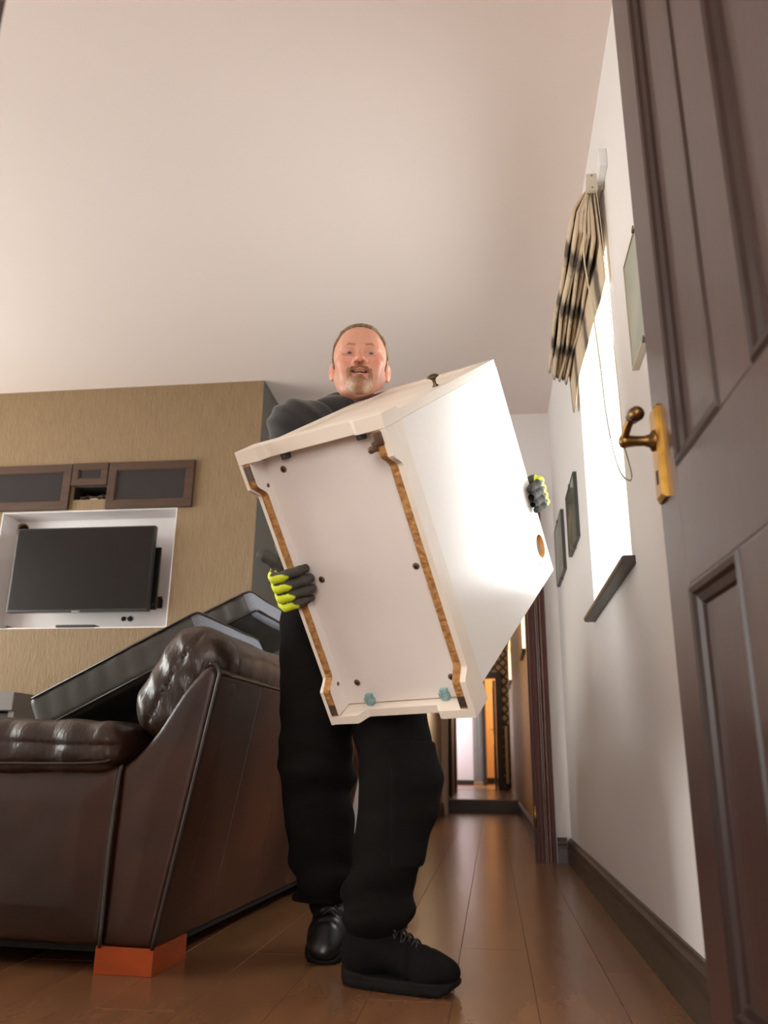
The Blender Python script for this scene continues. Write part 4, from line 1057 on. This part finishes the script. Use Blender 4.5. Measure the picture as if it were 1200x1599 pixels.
def hair_fn(Q):
    x, y, z = np.abs(Q[0]), Q[1], Q[2]
    f = ell((x, y, z), (0, .012, .038), (.0765, .096, .088)); f = smin(f, ell((x, y, z), (0, -.030, .020), (.068, .058, .070)), .03)
    f = smin(f, ell((x, y, z), (0, -.060, .062), (.052, .028, .034)), .02)
    f = f - .0052 - .0055*np.clip((z-.06)/.05, 0, 1) + .0022*wav(Q, 4, 260, 4, (1, .35, 1)) + .0015*wav(Q, 9, 420, 4)
    # hairline: forehead arc on top, temples, in front of and round the ear
    front = np.interp(z, [-.05, -.002, .012, .045, .075, .100, .118], [-.006, -.010, -.016, -.020, -.040, -.062, -.074]).astype(np.float32)
    front = front + .012*np.clip((x-.030)/.02, 0, 1)*np.clip((z-.07)/.03, 0, 1)
    region = front - y + .004*wav(Q, 12, 190, 4)
    low = (-.024 - .030*np.clip((y-.03)/.03, 0, 1)) - z
    return smax(smax(f, region, .005), low, .006)
hlo, hhi = HC-np.array([.105, .125, .10]), HC+np.array([.105, .135, .155])
sdf_obj('hair', local_fn(hair_fn), hlo, hhi, .0026, M['hair'], body, PB)
def beard_tint(V):
    Q = hl((V[:, 0], V[:, 1], V[:, 2])); g = np.clip((np.abs(Q[0])-.006)/.018, 0, 1)*np.clip((-Q[2]-.07)/.02, 0, 1)
    g = np.clip(g+.25*wav(Q, 15, 260, 5), 0, 1)[:, None]
    return np.array(rgb(142, 100, 72))*(1-g)+np.array(rgb(196, 170, 150))*g
def goatee_fn(Q):
    x, y, z = np.abs(Q[0]), Q[1], Q[2]
    f = head_sdf(Q) - .0030 + .0024*wav(Q, 5, 330, 5, (1, 1, .5))
    reg = ell((x, y, z), (0, -.085, -.096), (.035, .045, .026))
    soul = cap((x, y, z), (0, -.095, -.076), (0, -.095, -.09), .008, .016)
    side = smax(cap((x, 0*y, z), (.0320, 0, -.050), (.0285, 0, -.095), .0052, .0090), y+.045, .004)
    return smax(f, smin(smin(reg, soul, .008), side, .008)+.002*wav(Q, 2, 160, 4), .003)
sdf_obj('beard', local_fn(goatee_fn), HC+np.array([-.05, -.13, -.145]), HC+np.array([.08, -.01, -.03]), .0022, M['beard'], body, PB, beard_tint)
def tache_fn(Q):
    x, y, z = np.abs(Q[0]), Q[1], Q[2]
    f = head_sdf(Q) - .0032 + .0022*wav(Q, 6, 360, 5, (1, 1, .5))
    reg = smin(cap((x, y, z), (0.002, -.105, -.0425), (.021, -.095, -.047), .0052, .0045), smax(cap((x, 0*y, z), (.021, 0, -.047), (.0325, 0, -.060), .0045, .0046), y+.045, .003), .004)
    return smax(f, reg, .002)
sdf_obj('moustache', local_fn(tache_fn), HC+np.array([-.05, -.13, -.09]), HC+np.array([.07, -.05, -.02]), .002, M['tache'], body, PB)
for s in (-1, 1):
    def brow_fn(Q, s=s):
        f = head_sdf(Q) - .0016 + .0012*wav(Q, 7, 420, 4)
        reg = smin(cap(Q, (s*.017, -.098, .0275), (s*.033, -.089, .0330), .0034, .0036), cap(Q, (s*.033, -.089, .0330), (s*.048, -.074, .0260), .0036, .0022), .004)
        return smax(f, reg, .002)
    c = h2w((s*.031, -.088, .028))
    sdf_obj('eyebrow', local_fn(brow_fn), c-np.array([.032, .032, .022]), c+np.array([.032, .034, .022]), .0018, M['brow'], body, PB)

# hoodie
def hoodie_fn(P):
    f = ell(P, (-.42, 2.29, 1.00), (.185, .135, .13), RB)
    f = smin(f, ell(P, (-.417, 2.31, 1.14), (.180, .135, .20), RB), .06)
    f = smin(f, ell(P, (-.412, 2.305, 1.32), (.195, .13, .18), RB), .06)
    f = smin(f, cap(P, Rsh, Lsh, .073, .070), .05)
    f = smin(f, cap(P, Rsh*.62+NB*.38, Lsh*.62+NB*.38, .066, .066), .05)
    fold = .007*wav(P, 41, 38, 4, (1, 1, .6))+.007*np.abs(wav(P, 42, 46, 3))-.003
    arm = smin(cap(P, Rsh+np.array([0, 0, .004]), Rel, .075, .060), cap(P, Rel, Rwr, .062, .046), .03)
    arm = smin(arm, smin(cap(P, Lsh, Lel, .070, .056), cap(P, Lel, Lwr, .056, .044), .03), .01)
    arm = arm + .012*np.abs(np.sin(P[2]*62+P[0]*34+wav(P, 43, 16)*2.4))**2 - .004
    f = smin(f, arm, .035) + fold
    # stitched shoulder seam, neck opening
    d = np.abs(rotp(P, Rsh+np.array([.030, .045, 0]), RB)[0]); f = f + .004*np.exp(-(d/.005)**2)
    neck = cap(P, NB+np.array([0, .01, -.06]), HC+np.array([0, .03, -.06]), .066, .070)
    f = smax(f, -neck, .01)
    return smax(f, -box_cab(P), .006)
hoodie = sdf_obj('hoodie', hoodie_fn, (-.73, 1.90, .86), (.16, 2.82, 1.62), .0085, M['hoodie'], man, PB)
# hood and collar folded round the neck
def hood_fn(P):
    x, y, z = rotp(P, NB+np.array([-.008, .012, .040]), RB)
    z = z + .16*np.clip(y, -.1, .1) + .05*x            # lower at the front
    r = np.sqrt((x/1.08)**2+(y/.96)**2); a = np.arctan2(y, x)
    mn = .030+.008*np.cos(a*2+.6)
    f = np.sqrt((r-.083)**2+(z/1.25)**2)-mn
    f2 = np.sqrt((r-.108)**2+((z+.020)/1.1)**2)-mn*.95
    bk = ell((x, y, z), (0, -.115, -.05), (.115, .055, .075))
    f = smin(f, smin(f2, bk, .012), .004)
    f = f + .006*wav(P, 51, 48, 4) + .008*np.exp(-(((r-.097)/.007)**2))
    gap = .55-np.abs(a-PI/2-.0); f = np.where(False, f, smax(f, np.clip(gap, -1, 1)*.06, .01))
    neck = cap(P, NB+np.array([0, .01, -.08]), HC+np.array([0, .03, -.05]), .062, .060)
    return smax(smax(f, -neck, .004), -box_cab(P), .004)
sdf_obj('hood', hood_fn, NB-np.array([.22, .22, .15]), NB+np.array([.22, .22, .13]), .006, M['hoodie'], hoodie, PB)
tube('sleeve_seam', [tuple(np.array(p)-np.array(PB)) for p in spline([Rsh+np.array([-.0, .03, .078]), Rsh+np.array([.045, -.010, .066]), Rsh+np.array([.062, -.055, .02])], 8)], .0028, M['zip'], hoodie, 6)

# trousers
def leg_fn(P, hip, kn, an, seed, r=(.112, .101, .092), kk=1.0):
    f = smin(cap(P, hip, kn, r[0], r[1]), cap(P, kn, an, r[1], r[2]), .04)
    z = P[2]; hem = np.exp(-((z-an[2]-.02)/.095)**2); knee = np.exp(-((z-kn[2]+.01)/.085)**2)
    w1 = wav(P, seed, 15, 5); w2 = wav(P, seed+7, 9, 4)
    ph = z*46+P[0]*(18+10*w2)-P[1]*16+w1*3.4
    ph2 = z*58-P[0]*24+P[1]*20+w2*4.0
    cr = np.abs(np.sin(ph*.62))**1.6*.6+np.abs(np.sin(ph2*.55))**2.4*.5
    f = f + (.026*hem+.016*kk*knee*(.7+w2)+.004)*cr - .009*hem
    return f + .009*wav(P, seed+1, 11, 4, (1, 1, .6)) + .004*wav(P, seed+2, 34, 4)
def rleg(P): return leg_fn(P, RHIP, RKN, RAN+np.array([0, -.035, -.005]), 61, (.112, .106, .084))
def lleg(P): return leg_fn(P, LHIP, LKN, LAN+np.array([0, 0, .06]), 64, (.108, .096, .090), .25)
def trouser_fn(P):
    f = ell(P, (-.418, 2.29, .93), (.185, .138, .13), RB)
    legs = np.minimum(rleg(P), lleg(P)); gap = legs
    f = smin(f, gap, .05)
    seam = np.exp(-((P[0]-RKN[0]+.07)/.003)**2)*.002
    f = smax(f+seam, (.075+.06*(P[0] < -.385)) - P[2], .012)
    return smax(f, -box_cab(P), .006)
trs = sdf_obj('trousers', trouser_fn, (-.68, 1.98, .03), (-.08, 2.64, 1.03), .0085, M['trouser'], man, PB)
def kp_fn(P):
    f = lleg(P)-.0075
    x, y, z = rotp(P, LKN, np.array(Matrix.Rotation(math.radians(35), 3, 'Z')))
    reg = np.maximum(np.maximum(.265-P[2], P[2]-.56), np.maximum(np.abs(x-.02)-.085, y+.0))
    return smax(f, reg, .004)
sdf_obj('knee_pocket', kp_fn, (-.42, 1.99, .23), (-.10, 2.32, .60), .006, M['trouser'], trs, PB)

for an_, kn_, nm in ((RAN, RKN, 'sock'), (LAN, LKN, 'sock')):
    a_ = an_+(np.array([0, -.03, -.02]) if an_ is RAN else np.array([0, 0, -.02]))
    sdf_obj(nm, lambda P, a_=a_, kn_=kn_: cap(P, a_, a_+(kn_-a_)*.35, .044, .050)+.001*wav(P, 3, 90), np.minimum(a_, kn_)-.07, np.array([max(a_[0], kn_[0])+.07, max(a_[1], kn_[1])+.07, a_[2]+.22]), .007, M['shoe_matt'], man, PB)
# shoes
def shoe(origin, dirv_, matu, roll=0.0, pitch=0.0):
    """built in local axes: x to the toe, z up, heel at the origin"""
    x = Vector(dirv_).normalized(); y = Vector((0, 0, 1)).cross(x).normalized(); z = x.cross(y)
    Rm = Matrix((x, y, z)).transposed()
    Rm = Rm @ Matrix.Rotation(roll, 3, 'X')
    def up(P):
        f = ell(P, (.232, 0, .046), (.066, .050, .036))
        f = smin(f, cap(P, (.205, 0, .050), (.100, 0, .088), .044, .046), .03)
        f = smin(f, ell(P, (.052, 0, .062), (.054, .043, .060)), .03)
        f = smin(f, cap(P, (.068, 0, .085), (.062, 0, .125), .047, .046), .03)
        f = f + .0035*np.sin(P[0]*170+wav(P, 3, 30))*np.exp(-((P[0]-.185)/.025)**2) + .0016*wav(P, 71, 90)
        cap_ = np.exp(-((P[0]-.222-.25*P[1]**2/.05)/.003)**2)*.002
        f = f+cap_
        op = cap(P, (.064, 0, .115), (.058, 0, .19), .030, .034)
        return smax(smax(f, -op, .006), .022-P[2], .004)
    def so(P):
        px_, py, pz = P
        w = .047+.006*np.sin((px_-.03)*10.5)
        d2 = np.sqrt(np.maximum(np.abs(px_-.150)-.098, 0)**2+(py*.052/w)**2)-.052
        top = .030+.012*np.clip((.09-px_)/.09, 0, 1)+.004*np.clip((px_-.26)/.04, 0, 1)
        bot = .030*np.clip((px_-.235)/.07, 0, 1)**2
        f = np.maximum(d2+.003*np.clip((.012-pz)/.01, 0, 1), np.maximum(pz-top, bot-pz))
        tread = .0015*(np.sin(px_*260) > .2)*np.clip((.010-pz+bot)/.004, 0, 1)
        return f + tread + .0025*np.exp(-((pz-.018-bot)/.002)**2)
    mt = Matrix.Translation(Vector(origin)-Vector(PB)) @ Rm.to_4x4()
    o = sdf_obj('shoe', up, (-.02, -.07, .01), (.315, .07, .185), .0042, matu, man); o.matrix_local = mt
    s = sdf_obj('sole', so, (-.02, -.07, -.01), (.32, .07, .06), .0042, M['sole'], o)
    bm = bmesh.new()
    for k in range(5):
        xx = .112+.019*k; zz = .143-.0105*k
        tube_bm(bm, spline([(xx+.012, -.026, zz-.018), (xx+.004, 0, zz+.006), (xx-.006, .026, zz-.012)], 5), .0027, 6)
        tube_bm(bm, spline([(xx+.012, .026, zz-.018), (xx+.004, 0, zz+.008), (xx-.006, -.026, zz-.012)], 5), .0027, 6)
    for sgn in (-1, 1): tube_bm(bm, spline([(.118, 0, .150), (.132, sgn*.028, .150), (.152, sgn*.036, .126), (.140, sgn*.020, .132), (.118, 0, .150)], 6), .0026, 6)
    l = bm_obj('laces', bm, M['lace'], o, True); l['kind'] = 'stuff'
    return o
shoe((-.372, 2.156, 0.0), (.96, -.28, 0), M['shoe_matt'])
rdv = Vector((-.02, -.885, -.465)).normalized()
toe = Vector((-.462, 2.318, -.020))
shoe(toe - rdv*.30, rdv, M['shoe'], roll=math.radians(-7))

# gloves (shaped in the cabinet's own axes, closed round its edges)
def glove(fing, palm, thumb, wrist, r, tintf, lo, hi, name='glove'):
    def fn(P):
        f = None
        for q in fing:
            g = None
            for (a, ra), (b, rb) in zip(q, q[1:]):
                c = cap(P, a, b, ra, rb); g = c if g is None else smin(g, c, .004)
            f = g if f is None else smin(f, g, .0025)
        pm = None
        for a, b, ra, rb in palm:
            c = cap(P, a, b, ra, rb); pm = c if pm is None else smin(pm, c, .014)
        f = smin(f, pm, .008)
        g = None
        for (a, ra), (b, rb) in zip(thumb, thumb[1:]):
            c = cap(P, a, b, ra, rb); g = c if g is None else smin(g, c, .004)
        f = smin(f, g, .007)
        cu = cap(P, wrist[0], wrist[1], .034, .036)
        f = smin(f, cu, .014)
        f = f + .0012*wav(P, 81, 190, 5)
        return smax(f, -rbox(P, (CW/2, CD/2, (CHT)/2+.02*0), (CW/2-.0005, CD/2, CHT/2-.0005), .001), .0015) if name == 'L' else smax(f, -carved(P), .0015)
    axs = [ax(lo[i], hi[i], .0026) for i in range(3)]
    F = fn(grid(axs)); V, Q = snet(F, *axs)
    tc = tintf(V)
    Vw = CO+V @ MU.T
    return mk('glove', Vw, Q, M['glove'], man, PB, True, tint=tc)
def carved(P):
    """the left plinth side (cut part) the right hand closes round"""
    return np.minimum(rbox(P, (.0155, .36, .058), (.0162, .4, .0285), .001), rbox(P, (.2, .36, .066), (.2, .4, .0115), .001))
LIME = np.array(rgb(206, 222, 42)); DARK = np.array(rgb(58, 54, 48))
fv = [.322, .348, .374, .398]
fr_ = [.0128, .0132, .0128, .0116]
tipu = [.056, .062, .058, .044]
FR = []
for k, (v_, r_, tu) in enumerate(zip(fv, fr_, tipu)):
    FR.append([((-.046, v_+.004, .042), r_+.001), ((-.018, v_, .008+.004*(k == 3)), r_+.001), ((.018, v_-.003, .014), r_), ((tu-.008, v_-.005, .024), r_*.95), ((tu, v_-.005, .036), r_*.85)])
PR = [((-.050, v_+.004, .048), (-.060, .372+.35*(v_-.36), .108), .0155, .020) for v_ in fv]
TR = [((-.060, .345, .090), .019), ((-.042, .316, .066), .018), ((-.046, .292, .060), .0165), ((-.062, .276, .058), .0158), ((-.073, .270, .058), .014)]
def tint_r(V):
    u_, v_, n_ = V.T
    dv = np.min(np.abs(v_[:, None]-np.array(fv)[None]), 1)
    wob = .006*np.sin(v_*240)
    lime = (u_ < .020+wob-.9*np.maximum(dv-.004, 0)) & (v_ > .312) & (n_ < .072) & (dv < .0105+.02*(u_ < -.03)) & (n_ < .03+.9*np.clip(-u_-.02, 0, .1))
    back = (u_ < -.052) & (v_ > .306) & (n_ < .09)
    return np.where((lime | back)[:, None], LIME, DARK)
glove(FR, PR, TR, (cw, cw) if False else ((-.061, .375, .118), (-.064, .385, .150)), .012, tint_r, (-.12, .225, -.035), (.085, .45, .20), 'R')
fvl = [.402, .426, .450, .471]
FL = []
for k, v_ in enumerate(fvl):
    r_ = [.0118, .0124, .0120, .0108][k]; tn = [.745, .737, .741, .750][k]
    FL.append([((CW-.004, v_, .838), r_+.001), ((CW+.020, v_+.001, .818), r_+.001), ((CW+.021, v_+.002, .788), r_), ((CW+.011, v_+.003, tn+.012), r_*.95), ((CW+.008, v_+.003, tn), r_*.85)])
PL = [((CW-.006, v_, .834), (CW-.085, .436+.5*(v_-.436), .836), .0165, .021) for v_ in fvl]
TL_ = [((CW-.080, .415, .836), .018), ((CW-.075, .388, .822), .0160), ((CW-.072, .362, .812), .0145), ((CW-.070, .345, .808), .0125)]
def tint_l(V):
    u_, v_, n_ = V.T
    dv = np.min(np.abs(v_[:, None]-np.array(fvl)[None]), 1)
    lime = (n_ > .800+.010*np.sin(v_*300)+1.2*np.maximum(dv-.005, 0)) & (u_ > CW+.004)
    lime |= (n_ > .848) & (u_ > CW-.08)
    return np.where(lime[:, None], LIME, DARK)
glove(FL, PL, TL_, ((CW-.088, .436, .842), (CW-.115, .438, .850)), .012, tint_l, (CW-.16, .33, .735), (CW+.05, .50, .91), 'L')
